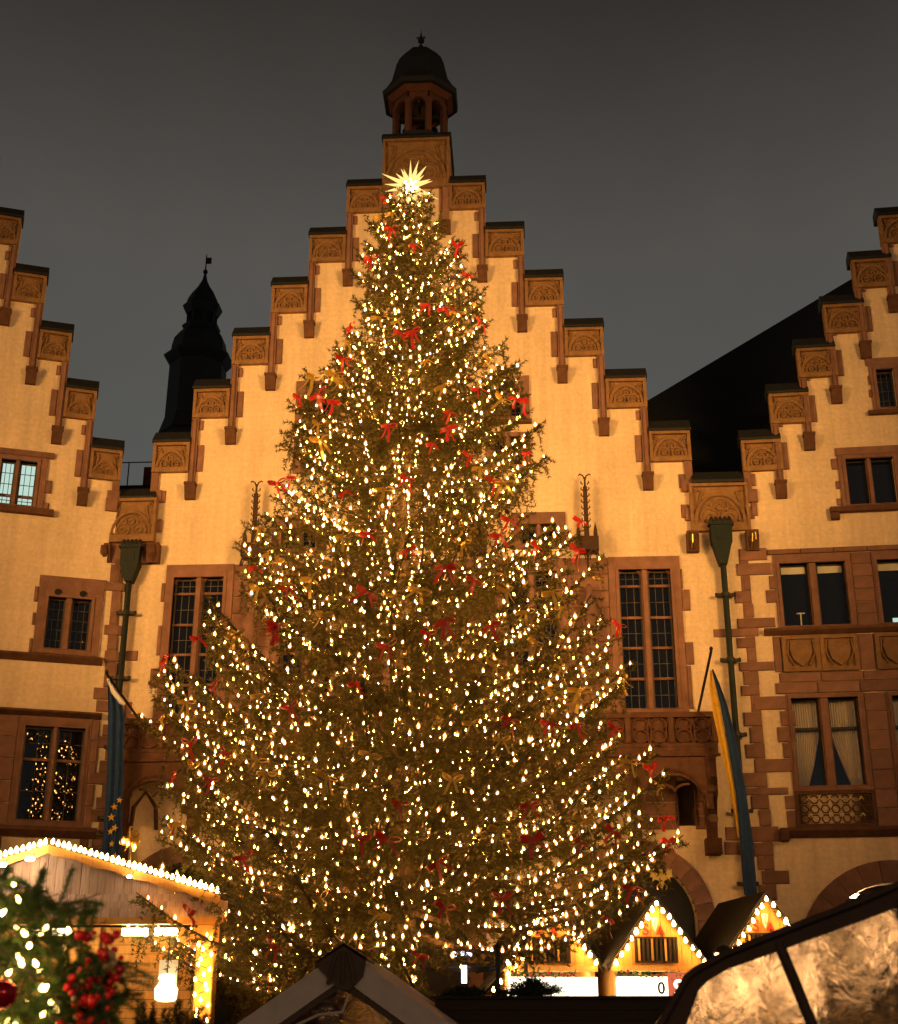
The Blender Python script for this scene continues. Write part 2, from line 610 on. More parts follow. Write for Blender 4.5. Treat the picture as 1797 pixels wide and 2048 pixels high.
def stone(parent, u0, u1, z0, z1, proud=0.045, mat='stone', name='stone', deep=0.02):
    w, h = round(u1 - u0, 3), round(z1 - z0, 3)
    g = 0.006
    key = ('stone', w, h, proud, mat)
    if key not in CACHE:
        CACHE[key] = MB().chamfer(-w / 2 + g, w / 2 - g, -proud, deep, -h / 2 + g, h / 2 - g, 0.016).mesh(name, mat)
    jy = (random.random() - 0.5) * 0.012
    return link(name, CACHE[key], parent, ((u0 + u1) / 2, jy, (z0 + z1) / 2))


def arc(cx, cz, rx, rz, a0, a1, n, y):
    return [(cx + rx * math.cos(a0 + (a1 - a0) * i / n), y, cz + rz * math.sin(a0 + (a1 - a0) * i / n)) for i in range(n + 1)]


def carved_mesh(w, h):
    """sandstone block carved with an arch over a trefoil; origin at its bottom centre, front towards -y"""
    m = MB()
    hw = w / 2
    va = random.uniform(0.88, 1.12)
    vb = random.uniform(-0.05, 0.05)
    m.box(-hw, hw, -0.05, 0.12, 0, h)
    m.box(-hw, hw, -0.15, -0.05, h - 0.09, h)
    m.box(-hw, -hw + 0.09, -0.14, -0.05, 0, h - 0.09)
    m.box(hw - 0.09, hw, -0.14, -0.05, 0, h - 0.09)
    m.box(-hw + 0.09, hw - 0.09, -0.13, -0.05, 0, 0.16 * h)
    b = 0.16 * h
    rx = hw - 0.13
    rz = min(h - b - 0.13, rx * 1.25)
    m.tube(arc(0, b, rx, rz, 0, math.pi, 14, -0.085), 0.055, 6)
    m.tube(arc(0, b, rx * 0.8, rz * 0.8, 0, math.pi, 12, -0.06), 0.03, 5)
    rl = rx * 0.34 * va
    for s in (-1, 1):
        m.tube(arc(s * rx * 0.42, b + rz * 0.24, rl, rl, R(-60) if s < 0 else R(-30), R(230) if s < 0 else R(240), 9, -0.075), 0.035, 5)
        m.tube(arc(s * rx * 0.42, b + rz * 0.22, rl * 0.42, rl * 0.42, 0, 2 * math.pi, 7, -0.07), 0.03, 5)
        m.tube(arc(s * (hw - 0.17), h - 0.17, 0.055, 0.055, 0, 2 * math.pi, 7, -0.07), 0.025, 5)
        m.tube([(s * rx * 0.95, -0.06, h - 0.13), (s * rx * 0.7, -0.09, h - 0.2 - 0.05 * h), (s * rx * 0.86, -0.06, b + rz * 0.6)], 0.03, 5)
    m.tube(arc(0, b + rz * 0.6, rl * 0.95, rl * 0.9, R(-40), R(220), 9, -0.08), 0.035, 5)
    m.tube(arc(0, b + rz * 0.58, rl * 0.4, rl * 0.4, 0, 2 * math.pi, 7, -0.07), 0.035, 5)
    m.v = [(x + random.uniform(-0.006, 0.006), y + random.uniform(-0.008, 0.008) + vb * 0.1, z + random.uniform(-0.006, 0.006)) if y < -0.055 else (x, y, z) for x, y, z in m.v]
    return m.mesh('carved_panel', 'carved')


CAPH = 0.44
PANH = 0.94


def gable_step(h, ui, uo, zt, zn, s, lean=0.0, last=False, hang=2.25):
    """one step of a stepped gable. s=+1 where the gable falls towards +u. ui/uo inner and outer edge, zn the next top down"""
    a, b = min(ui, uo), max(ui, uo)
    m = MB()
    ov = 0.035
    m.prism([(-0.20, zt - CAPH), (-0.20, zt - CAPH + 0.07), (0.10, zt), (0.46, zt - 0.1), (0.46, zt - CAPH)],
            a - (ov if s < 0 else 0), b + (ov if s > 0 else 0), 'x')
    m.build('coping', 'slate', h)
    w = b - a
    o = link('carved_panel', carved_mesh(w, PANH), h, ((a + b) / 2, 0, zt - CAPH - PANH))
    pb = zt - CAPH - PANH
    # outer pilaster strip, running down past the next step as a hanging shaft
    sw = 0.21
    so0, so1 = (uo - sw, uo) if s > 0 else (uo, uo + sw)
    m = MB()
    if last:
        m.box(so0, so1, -0.09, 0.03, zn, pb - 0.004)
        m.build('pilaster', 'stone', h)
        stone(h, so0 - (0.14 if s > 0 else 0.0), so1 + (0.14 if s < 0 else 0.0), pb - 0.95, pb - 0.55, 0.1)
        return
    zb = zn - hang
    m.box(so0, so1, -0.10, 0.03, zb + 0.4, pb - 0.004)
    sa, sb = so0 + 0.06, so1 - 0.06
    m.box(sa, sb, -0.15, -0.10, zb + 0.45, pb - 0.05)
    m.build('pilaster', 'stone', h)
    m = MB()
    c = (so0 + so1) / 2
    m.prism([(-0.24, zb + 0.42), (-0.24, zb + 0.3), (-0.12, zb), (0.02, zb), (0.02, zb + 0.42)], c - 0.15, c + 0.15, 'x')
    m.box(c - 0.17, c + 0.17, -0.26, 0.02, zb + 0.42, zb + 0.5)
    m.build('corbel', 'darkstone', h)
    q0, q1 = (so0 - 0.2, so0) if s > 0 else (so1, so1 + 0.2)
    stone(h, q0, q1, zn - CAPH - PANH + 0.02, zn - 0.5, 0.05)
    q0, q1 = (so0 - 0.13, so0) if s > 0 else (so1, so1 + 0.13)
    stone(h, q0, q1, zn - 0.02, zn + 0.3, 0.05)


def window(h, lights, z0, z1, surround, transoms=(), sub=(3, 2), bar=0.018, pane='glass', depth=0.22, head=0.0, blind=0.0, curtain=False, frame_mat='stone', mull_y=0.02, tilt=0.012, ajar=0.0):
    """stone surround (the window mesh) with mullions, transoms, glazing bars and single panes as sub-parts.
    returns the hole to cut in the wall"""
    u0, u1 = lights[0][0], lights[-1][1]
    su0, su1, sz0, sz1 = surround
    hole = (u0, u1, z0, z1)
    m = MB()
    m.grid([surround], [hole], -0.06, depth + 0.1)
    iu = 0.05
    m.grid([(u0 - 0.09, u1 + 0.09, z0 - 0.02, z1 + 0.09)], [hole], -0.085, -0.06)
    w = m.build('window', frame_mat, h)
    for (a, b), (c, d) in zip(lights[:-1], lights[1:]):
        mm = MB()
        mm.box(b, c, mull_y, depth + 0.1, z0, z1)
        mm.box(b + 0.03, c - 0.03, mull_y - 0.05, mull_y, z0, z1)
        mm.build('mullion', frame_mat, w)
    if transoms:
        for t in transoms:
            for a, b in lights:
                MB().box(a, b, depth - 0.09, depth + 0.05, t - 0.035, t + 0.035).build('transom', 'stone' if sub else 'iron', w)
    rows = [z0] + sorted(transoms) + [z1]
    bars = MB()
    pc = {}
    for a, b in lights:
        for r0, r1 in zip(rows[:-1], rows[1:]):
            lo = r0 + (0.035 if r0 != z0 else 0.0)
            hi = r1 - (0.035 if r1 != z1 else 0.0)
            nx, nz = sub if sub else (1, 1)
            dx, dz = (b - a) / nx, (hi - lo) / nz
            for i in range(1, nx):
                x = a + dx * i
                bars.box(x - bar / 2, x + bar / 2, depth - 0.025, depth + 0.02, lo, hi)
            for j in range(1, nz):
                z = lo + dz * j
                bars.box(a, b, depth - 0.022, depth + 0.018, z - bar / 2, z + bar / 2)
            for i in range(nx):
                for j in range(nz):
                    key = ('pane', round(dx, 3), round(dz, 3), pane)
                    if key not in CACHE:
                        CACHE[key] = MB().box(-dx / 2, dx / 2, -0.006, 0.006, -dz / 2, dz / 2).mesh('pane', pane)
                    link('pane', CACHE[key], w, (a + dx * (i + 0.5), depth, lo + dz * (j + 0.5)),
                         (random.uniform(-tilt, tilt), 0, ajar + random.uniform(-tilt, tilt)))
    if not sub or frame_mat == 'stone':
        fr = 0.045
        for a, b in lights:
            bars.grid([(a, b, z0, z1)], [(a + fr, b - fr, z0 + fr, z1 - fr)], depth - 0.05, depth + 0.02)
    if bars.f:
        bars.build('glazing_bars', 'lead' if sub else 'iron', w)
    if blind:
        for a, b in lights:
            MB().box(a + 0.06, b - 0.06, depth - 0.03, depth - 0.012, z1 - 0.05 - blind, z1 - 0.05).build('blind', 'blind', w)
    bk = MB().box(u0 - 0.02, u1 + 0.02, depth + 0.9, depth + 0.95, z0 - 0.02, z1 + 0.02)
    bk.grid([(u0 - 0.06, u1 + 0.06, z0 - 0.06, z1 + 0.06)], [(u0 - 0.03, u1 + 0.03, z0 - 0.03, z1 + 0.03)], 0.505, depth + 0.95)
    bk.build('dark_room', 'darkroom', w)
    return hole, w


# ------------------------------------------------------------------ measured tables (metres)
RIGHT_STONES = [(0.45, 1.22, 13.87, 14.23), (0.35, 1.31, 13.44, 13.79), (0.51, 0.7, 13.0, 13.43), (0.24, 0.69, 12.64, 12.99), (0.49, 0.73, 12.23, 12.61), (0.25, 1.28, 11.92, 12.2), (-0.42, 0.81, 11.68, 11.92), (0.19, 0.69, 11.36, 11.65), (0.46, 0.69, 10.98, 11.34), (0.21, 1.14, 10.71, 10.96), (0.3, 0.71, 10.33, 10.7), (0.21, 0.7, 10.03, 10.31), (0.52, 1.39, 9.63, 10.0), (1.09, 1.41, 12.62, 12.99), (1.21, 1.52, 13.01, 13.4), (0.22, 0.7, 9.2, 9.58), (0.35, 0.7, 8.74, 9.18), (0.2, 0.71, 8.34, 8.72), (0.4, 1.47, 7.96, 8.31), (0.06, 0.7, 7.58, 7.96), (0.1, 1.22, 7.37, 7.56), (0.24, 0.7, 7.01, 7.36), (0.41, 0.72, 6.57, 6.99), (0.18, 0.89, 6.17, 6.56), (0.21, 0.71, 5.8, 6.15), (0.28, 0.7, 5.46, 5.79), (0.36, 1.05, 5.1, 5.44), (0.25, 0.69, 4.72, 5.09), (1.19, 1.59, 9.18, 9.59), (1.07, 1.55, 8.75, 9.16), (1.18, 1.51, 8.33, 8.73), (1.11, 1.42, 6.99, 7.34), (0.86, 1.09, 16.12, 16.49), (0.9, 1.07, 15.2, 15.62)]
CENTRAL_STONES = [(5.21, 5.62, 6.21, 6.56), (5.16, 5.69, 5.85, 6.19), (-10.66, -10.33, 16.0, 16.39), (-11.17, -10.76, 11.25, 11.55), (4.61, 4.99, 16.13, 16.56), (4.62, 4.84, 15.21, 15.62)]
LEFT_STONES = [(-0.74, -0.44, 13.52, 14.05), (-0.86, -0.28, 13.25, 13.51), (-0.64, -0.36, 12.61, 13.24), (-0.6, -0.43, 12.27, 12.59), (-0.76, -0.23, 11.96, 12.25), (-0.62, -0.37, 11.52, 11.95), (-0.68, -0.24, 11.2, 11.5), (-0.61, -0.29, 10.47, 11.18), (-0.88, -0.43, 10.11, 10.44), (-1.04, -0.67, 15.91, 16.3), (-2.64, -0.79, 13.26, 13.55), (-0.95, -0.84, 12.92, 13.31)]
SIL_L = [(19.39, 0.52), (18.73, 0.89), (18.08, 1.1), (17.43, 1.17), (16.79, 1.12), (16.28, 0.94), (16.05, 1.39), (15.55, 1.5), (15.07, 1.62), (14.72, 2.35), (14.37, 2.47), (13.77, 2.52), (13.19, 2.48), (12.61, 2.69), (12.04, 2.66), (11.49, 3.15), (10.94, 3.32), (10.39, 3.22), (9.85, 3.14), (9.34, 4.23), (8.81, 4.15), (8.51, 4.96), (8.3, 4.78), (7.79, 4.69), (7.44, 4.95), (6.79, 4.49), (6.2, 4.52), (5.62, 4.53), (5.05, 4.37), (4.49, 4.82), (3.94, 5.05), (3.48, 4.91), (3.03, 4.43), (2.5, 3.35), (2.07, 3.05)]
SIL_R = [(19.35, 0.47), (18.67, 0.74), (18.0, 1.2), (17.35, 1.42), (16.71, 1.6), (16.2, 1.65), (15.96, 1.46), (15.47, 1.24), (15.26, 2.33), (14.96, 2.21), (14.6, 2.31), (14.23, 2.48), (13.64, 2.73), (13.06, 2.88), (12.49, 2.75), (11.93, 2.38), (11.69, 3.41), (11.35, 3.5), (10.81, 3.38), (10.26, 3.92), (9.74, 3.25), (9.3, 4.29), (8.69, 3.91), (8.18, 4.38), (7.68, 4.16), (7.18, 4.29), (6.69, 4.7), (6.11, 4.88), (5.54, 4.96), (4.98, 5.12), (4.43, 4.67), (3.89, 4.46), (3.45, 4.21), (3.01, 3.5), (2.49, 2.92), (2.06, 2.56)]
RED = [(-2.86, -10.3, 19.27), (-2.65, -11.1, 17.92), (-2.11, -11.2, 17.41), (-3.1, -10.95, 17.27), (-1.24, -10.5, 17.82), (-0.98, -10.45, 17.08), (-1.81, -11.25, 15.91), (-1.46, -11.05, 15.94), (-0.71, -10.3, 15.96), (-2.3, -12.25, 14.7), (-2.08, -12.2, 14.76), (-3.52, -10.8, 15.7), (-3.45, -12.15, 14.21), (-0.75, -12.05, 13.52), (-3.61, -12.2, 13.25), (-3.98, -11.9, 13.56), (-0.05, -11.25, 13.67), (0.13, -10.55, 13.95), (-1.29, -12.45, 12.82), (-2.46, -12.65, 12.49), (-1.62, -12.4, 12.19), (-1.33, -12.45, 12.49), (-4.49, -11.25, 13.82), (-0.94, -12.0, 12.1), (0.17, -10.95, 12.57), (-4.36, -12.4, 11.56), (-4.74, -11.8, 11.69), (-0.47, -12.7, 11.26), (-3.19, -13.15, 10.94), (-2.04, -13.25, 11.11), (-0.17, -12.7, 10.47), (-2.75, -13.3, 10.04), (-2.01, -13.2, 9.75), (-0.36, -12.8, 10.14), (0.33, -12.25, 10.08), (-5.15, -11.45, 10.07), (-4.12, -13.6, 8.93), (-0.8, -13.7, 8.98), (-1.3, -13.95, 9.15), (-2.63, -14.15, 8.65), (-4.19, -14.05, 8.12), (-1.31, -14.3, 8.07), (-1.57, -14.25, 7.88), (-0.51, -14.0, 8.07), (-2.25, -14.35, 7.64), (1.24, -10.3, 11.33), (1.12, -11.35, 10.33), (1.93, -10.3, 9.11), (0.43, -13.6, 6.47), (0.91, -13.2, 6.5), (1.63, -12.25, 6.64), (2.41, -10.3, 6.28), (2.63, -10.3, 5.34), (2.66, -10.3, 4.91), (1.48, -12.85, 4.76), (0.91, -13.3, 4.52), (-5.8, -13.0, 8.21), (-7.01, -10.8, 8.37), (-5.37, -13.4, 7.21), (-3.86, -14.2, 6.66), (-5.9, -12.7, 6.38), (-5.05, -13.65, 6.02), (-5.31, -13.45, 5.6), (-6.3, -12.1, 5.92), (-6.37, -11.65, 5.1), (-4.23, -14.05, 8.07), (-2.75, -14.4, 7.01), (-0.2, -14.0, 6.44), (0.08, -14.05, 5.04), (-1.97, -14.65, 4.99), (-2.6, -14.65, 4.47), (-2.16, -14.65, 4.43), (0.11, -13.95, 4.5), (-1.37, -14.55, 4.09), (-4.55, -14.15, 4.23), (-0.39, -14.0, 3.6), (-1.28, -14.25, 3.44), (1.4, -11.7, 3.42), (-5.55, -13.3, 3.45), (-4.12, -13.35, 2.93), (-1.73, -13.4, 2.77), (1.89, -11.25, 4.0)]
GOLD = [(-2.66, -10.85, 18.48), (-2.93, -10.7, 18.49), (-0.82, -10.35, 16.36), (-1.23, -10.85, 15.92), (-2.85, -11.25, 15.63), (-2.4, -11.9, 15.19), (-3.36, -12.05, 14.62), (-3.61, -12.15, 13.87), (-3.44, -12.3, 13.66), (-1.75, -12.4, 14.0), (-1.41, -12.4, 13.43), (-0.54, -11.4, 14.52), (-0.28, -11.65, 13.45), (-4.12, -11.7, 14.05), (-3.92, -12.1, 12.81), (-3.86, -12.15, 12.44), (-0.74, -12.8, 11.5), (-0.28, -12.55, 11.28), (-2.46, -13.25, 10.92), (-5.04, -11.8, 10.75), (-3.23, -13.2, 10.05), (-4.8, -12.1, 10.12), (-4.54, -12.25, 9.91), (-3.66, -13.85, 9.02), (-1.04, -12.95, 9.94), (-0.92, -13.15, 10.17), (-0.26, -13.4, 8.88), (-2.13, -14.4, 8.5), (-1.74, -14.0, 8.72), (0.58, -12.75, 9.04), (0.07, -13.55, 8.44), (0.73, -12.45, 8.83), (-3.33, -14.35, 8.22), (-4.66, -13.35, 9.01), (-4.97, -13.65, 8.1), (0.24, -13.4, 7.92), (1.56, -10.3, 10.07), (1.93, -10.3, 7.99), (1.0, -12.65, 7.24), (0.67, -12.95, 7.59), (0.52, -13.3, 7.04), (1.86, -12.15, 6.07), (2.56, -10.3, 5.94), (0.85, -13.55, 5.05), (0.97, -13.45, 4.85), (-6.89, -11.05, 7.18), (-4.99, -13.65, 8.07), (-4.88, -13.7, 7.61), (-4.49, -13.9, 6.94), (-6.01, -12.7, 7.12), (-5.76, -12.95, 5.9), (-4.39, -14.1, 5.8), (-4.21, -14.2, 5.56), (-6.22, -12.0, 5.08), (-2.47, -14.6, 5.77), (-0.83, -14.3, 6.34), (-0.36, -14.15, 6.08), (-0.46, -13.95, 7.39), (-4.1, -14.2, 6.15), (-3.16, -14.55, 5.43), (-0.41, -14.25, 4.62), (-2.3, -14.25, 3.33), (0.75, -13.05, 3.64), (-1.15, -14.45, 5.39), (-3.23, -14.4, 3.55)]


def clear_glass():
    m, n, out = new_mat('clear_window_glass')
    t = n.nodes.new('ShaderNodeBsdfTransparent')
    t.inputs[0].default_value = (0.95, 0.95, 0.95, 1)
    g = n.nodes.new('ShaderNodeBsdfGlossy')
    g.inputs['Roughness'].default_value = 0.05
    x = n.nodes.new('ShaderNodeMixShader')
    x.inputs[0].default_value = 0.05
    n.links.new(t.outputs[0], x.inputs[1])
    n.links.new(g.outputs[0], x.inputs[2])
    n.links.new(x.outputs[0], out.inputs[0])
    return m


M['clearglass'] = clear_glass()
M['turretstone'] = surf('dark_red_turret_stone', (0.075, 0.030, 0.020), 0.9, 0.3, 4.0, 0.4, 25)
M['soot'] = surf('sooty_sandstone', (0.05, 0.026, 0.016), 0.9, 0.4, 4.0, 0.6, 25)

# ------------------------------------------------------------------ the square
g = MB()
g.add([(-160, -160, 0), (160, -160, 0), (160, 160, 0), (-160, 160, 0)], [(0, 1, 2, 3)])
tag(g.build('cobbled_ground', 'cobble'), kind='structure')


def arch_fill(m, cx, cz, r, y0, y1, top):
    """spandrels that turn a rectangular hole (cx-r..cx+r, up to top) into a round arch"""
    n = 10
    for s in (-1, 1):
        pts = [(cx + s * r * math.cos(math.pi / 2 * i / n), cz + r * math.sin(math.pi / 2 * i / n)) for i in range(n + 1)]
        poly = pts + [(cx, top + 0.004), (cx + s * (r + 0.004), top + 0.004), (cx + s * (r + 0.004), cz)]
        # fan from the outer corner
        c = (cx + s * (r + 0.004), top + 0.004)
        for p, q in zip(pts[:-1], pts[1:]):
            m.prism([p, q, c], y0, y1, 'y')
        if top > cz + r:
            m.prism([pts[-1], (cx, top + 0.004), c], y0, y1, 'y')
    return m


def arch_ring(h, cx, cz, ri, ro, n, y0=-0.07, y1=0.3, a0=0.0, a1=math.pi, name='voussoir'):
    key = ('vous', ri, ro, n, y0, y1, a1 - a0)
    da = (a1 - a0) / n
    if key not in CACHE:
        e = 0.004
        poly = []
        for k in range(3):
            a = -da / 2 + e + (da - 2 * e) * k / 2
            poly.append((ro * math.cos(a), ro * math.sin(a)))
        for k in range(3):
            a = da / 2 - e - (da - 2 * e) * k / 2
            poly.append((ri * math.cos(a), ri * math.sin(a)))
        CACHE[key] = MB().prism(poly, y0, y1, 'y').mesh(name, 'stone')
    for i in range(n):
        a = a0 + da * (i + 0.5)
        link(name, CACHE[key], h, (cx, random.uniform(-0.008, 0.008), cz), (0, -a, 0))


# ================================================================== central house
ch = empty('stepped_gable_house', (0, 0, 0))
tag(ch, 'cream stepped gable house behind the tree with a bell turret on its top step', 'house', 'three stepped gable houses')
TOPS = [27.09, 25.33, 23.56, 21.81, 20.06, 18.32]
RO = [-0.87, 0.32, 1.48, 2.64, 3.83, 5.01]
LO = [-5.25, -6.39, -7.5, -8.61, -9.70, -10.79]
rects = [(-11.16, 5.74, 0.0, 15.9), (-4.13, -2.0, 15.0, 28.45)]
for i in range(6):
    rects.append((-3.1, RO[i], 15.0, TOPS[i] - 0.14))
    rects.append((LO[i], -3.0, 15.0, TOPS[i] - 0.14))
holes = []
# tall hall windows (five bays) on the first floor
for k, c in enumerate((-9.17, -6.01, -2.86, 0.31, 3.48)):
    a0 = c - 0.72
    b1 = c + 0.72
    hz0 = 9.72
    hz1 = 13.68
    hl, wd = window(ch, [(a0, c - 0.09), (c + 0.09, b1)], hz0, hz1,
                    (c - 1.0 - (0.0 if k else -0.05), c + 1.0, 9.62, 14.06), (10.58, 11.45, 12.32, 13.24), (3, 2))
    m = MB()
    for a, b in ((a0, c - 0.09), (c + 0.09, b1)):
        for s, x in ((1, a), (-1, b)):
            m.prism([(x - 0.002 * s, hz1 + 0.002), (x + s * 0.13, hz1 + 0.002), (x - 0.002 * s, hz1 - 0.12)], 0.1, 0.19, 'y')
    m.build('corner_cusp', 'stone', wd)
    holes.append(hl)
# stone piers between the bays
for c in (-7.59, -4.44, -1.27, 1.90):
    for j in range(9):
        z = 9.62 + j * 0.493
        stone(ch, c - 0.575, c + 0.575, z, z + 0.49, 0.05)
# toothed quoins outside the outer windows
for a, b, c, d in ((-10.24, -10.12, 12.97, 13.53), (-10.24, -10.12, 11.4, 12.27), (-10.36, -10.12, 10.49, 11.03), (-10.2, -10.12, 9.62, 10.2)):
    stone(ch, a, b, c, d, 0.05)
for a, b, c, d in ((4.48, 4.54, 13.1, 13.68), (4.48, 4.71, 12.46, 13.08), (4.48, 4.71, 10.92, 11.56), (4.48, 4.61, 9.7, 10.9)):
    stone(ch, a, b, c, d, 0.05)
# upper gable windows with trefoil heads, partly behind the tree
for c, s in ((-5.95, -1), (-0.28, 1)):
    hl, wd = window(ch, [(c - 0.42, c - 0.07), (c + 0.07, c + 0.42)], 18.5, 19.2, (c - 0.66, c + 0.66, 18.42, 19.84), (), (2, 3))
    m = MB()
    for q in (c - 0.245, c + 0.245):
        m.tube([(q, -0.075, 19.3), (q, 0.02, 19.3)], 0.11, 10)
    m.build('trefoil_head', 'black', wd)
    holes.append(hl)
    stone(ch, c - 0.72, c + 0.72, 18.26, 18.4, 0.14, 'darkstone')
    hl, wd = window(ch, [(c - 0.42, c - 0.07), (c + 0.07, c + 0.42)], 16.96, 17.85, (c - 0.66, c + 0.66, 16.84, 18.0), (), (2, 3))
    holes.append(hl)
for c in (-6.35, -4.2, -1.7, 0.55):
    hl, wd = window(ch, [(c - 0.5, c - 0.07), (c + 0.07, c + 0.5)], 14.5, 15.1, (c - 0.78, c + 0.78, 14.35, 15.46), (), (2, 2))
    holes.append(hl)
# round headed portals on the ground floor
PORT = [(2.8, 4.2, 1.55), (-3.06, 4.2, 1.55), (-8.9, 4.2, 1.55)]
for cx, cz, r in PORT:
    holes.append((cx - r, cx + r, -0.1, cz + r))
# upper-floor doors to the balcony (under the arches)
doors = [4.22, -10.15]
holes.append((4.03, 4.45, 6.6, 7.72))
m = MB()
m.grid(rects, holes, 0.0, 0.5)
for cx, cz, r in PORT:
    arch_fill(m, cx, cz, r, 0.002, 0.498, cz + r)
m.build('wall', 'cream', ch)
MB().box(4.03, 4.45, 0.24, 0.28, 6.6, 7.72).build('door', 'darkwood', ch)
for cx, cz, r in PORT:
    arch_ring(ch, cx, cz, r, r + 0.47, 13, -0.08, 0.3)
    for k in range(7):
        stone(ch, cx - r - 0.47, cx - r, k * 0.6, k * 0.6 + 0.595, 0.08)
        stone(ch, cx + r, cx + r + 0.47, k * 0.6, k * 0.6 + 0.595, 0.08)
    MB().box(cx - r, cx + r, 0.62, 0.7, 0, cz + r).build('portal_door', 'black', ch)
# the steps
inner = -2.0
for i in range(6):
    zn = TOPS[i + 1] if i < 5 else 16.2
    gable_step(ch, inner, RO[i], TOPS[i], zn, 1, last=(i == 5))
    inner = RO[i]
inner = -4.13
for i in range(6):
    zn = TOPS[i + 1] if i < 5 else 15.9
    gable_step(ch, inner, LO[i], TOPS[i], zn, -1, last=(i == 5))
    inner = LO[i]
# top step under the turret
m = MB()
m.prism([(-0.2, 28.42), (-0.2, 28.48), (0.08, 28.78), (2.1, 28.78), (2.1, 28.42)], -4.18, -1.95, 'x')
m.build('coping', 'slate', ch)
link('carved_panel', carved_mesh(2.14, 1.86), ch, (-3.065, 0, 28.42 - 1.86))
for s in (-1, 1):
    m = MB()
    c = -3.065 + s * 0.96
    m.box(c - 0.11, c + 0.11, -0.11, 0.03, 25.25, 26.55)
    m.build('pilaster', 'stone', ch)
    m = MB()
    m.prism([(-0.24, 25.25), (-0.24, 25.13), (-0.12, 24.83), (0.02, 24.83), (0.02, 25.25)], c - 0.15, c + 0.15, 'x')
    m.build('corbel', 'darkstone', ch)
    stone(ch, c - 0.22 if s > 0 else c + 0.11, c - 0.11 if s > 0 else c + 0.22, 25.7, 26.54, 0.05)
    m = MB()
    m.box(c - 0.11, c + 0.11, 0.52, 2.0, 24.5, 28.4)
    m.build('gable_return', 'stone', ch)
for t in (CENTRAL_STONES):
    stone(ch, *t)
# slate roof behind the gable
m = MB()
for s, e in ((1, 5.2), (-1, -11.0)):
    zr = 18.0 - (5.2 - 3.82) * 1.5
    m.prism([(-3.06, 28.0 - 0.6), (e, zr), (e, zr - 0.3), (-3.06, 28.0 - 0.9)], 0.55, 16, 'y')
m.build('roof', 'slate', ch)
m = MB()
m.box(-10.9, -10.6, 0.5, 16, 0, 15.4)
m.box(5.2, 5.5, 0.5, 16, 0, 15.4)
m.box(-10.6, 5.2, 15.7, 16, 0, 15.4)
m.build('side_wall', 'cream', ch)

# gutter blocks in the valleys between the gables
for uc, w_, z0_, z1_, nm in ((-11.21, 1.40, 14.72, 16.06, 'l'), (5.7, 1.66, 14.76, 16.2, 'r')):
    link('carved_panel', carved_mesh(w_, z1_ - z0_), ch, (uc, -0.16 if nm == 'l' else -0.04, z0_))
    m = MB()
    zc = z1_
    m.prism([(-0.26, zc), (-0.26, zc + 0.08), (0.02, zc + 0.42), (0.5, zc + 0.42), (0.5, zc)], uc - w_ / 2 + 0.1, uc + w_ / 2 - 0.1, 'x')
    m.build('coping', 'slate', ch)
    if nm == 'l':
        MB().box(uc - w_ / 2, uc + w_ / 2, -0.16, 0.3, 14.1, 14.715).build('valley_block', 'stone', ch)
    for s in (-1, 1):
        a = uc + s * (w_ / 2 + 0.02)
        stone(ch, a - 0.13, a + 0.13, z0_ + 0.35, z0_ + 0.75, 0.09)
        m = MB()
        c = uc + s * (w_ / 2 - 0.0)
        m.prism([(-0.34, z0_ - 0.05), (-0.34, z0_ - 0.25), (-0.2, z0_ - 0.62), (0.02, z0_ - 0.62), (0.02, z0_ - 0.05)], c - 0.17, c + 0.17, 'x')
        m.tube([(c, -0.36, z0_ - 0.12), (c, -0.3, z0_ - 0.35), (c, -0.2, z0_ - 0.55)], [0.09, 0.12, 0.06], 6)
        cs = m.build('console', 'darkstone', ch)
        if nm == 'r':
            m = MB()
            m.tube([(c - 0.03, -0.44, z0_ - 0.2), (c - 0.04, -0.40, z0_ - 0.42), (c - 0.05, -0.3, z0_ - 0.56)], 0.018, 5)
            if s > 0:
                m.tube([(c + 0.06, -0.42, z0_ - 0.16), (c + 0.07, -0.38, z0_ - 0.36)], 0.018, 5)
            m.build('gilding', 'gold', cs)

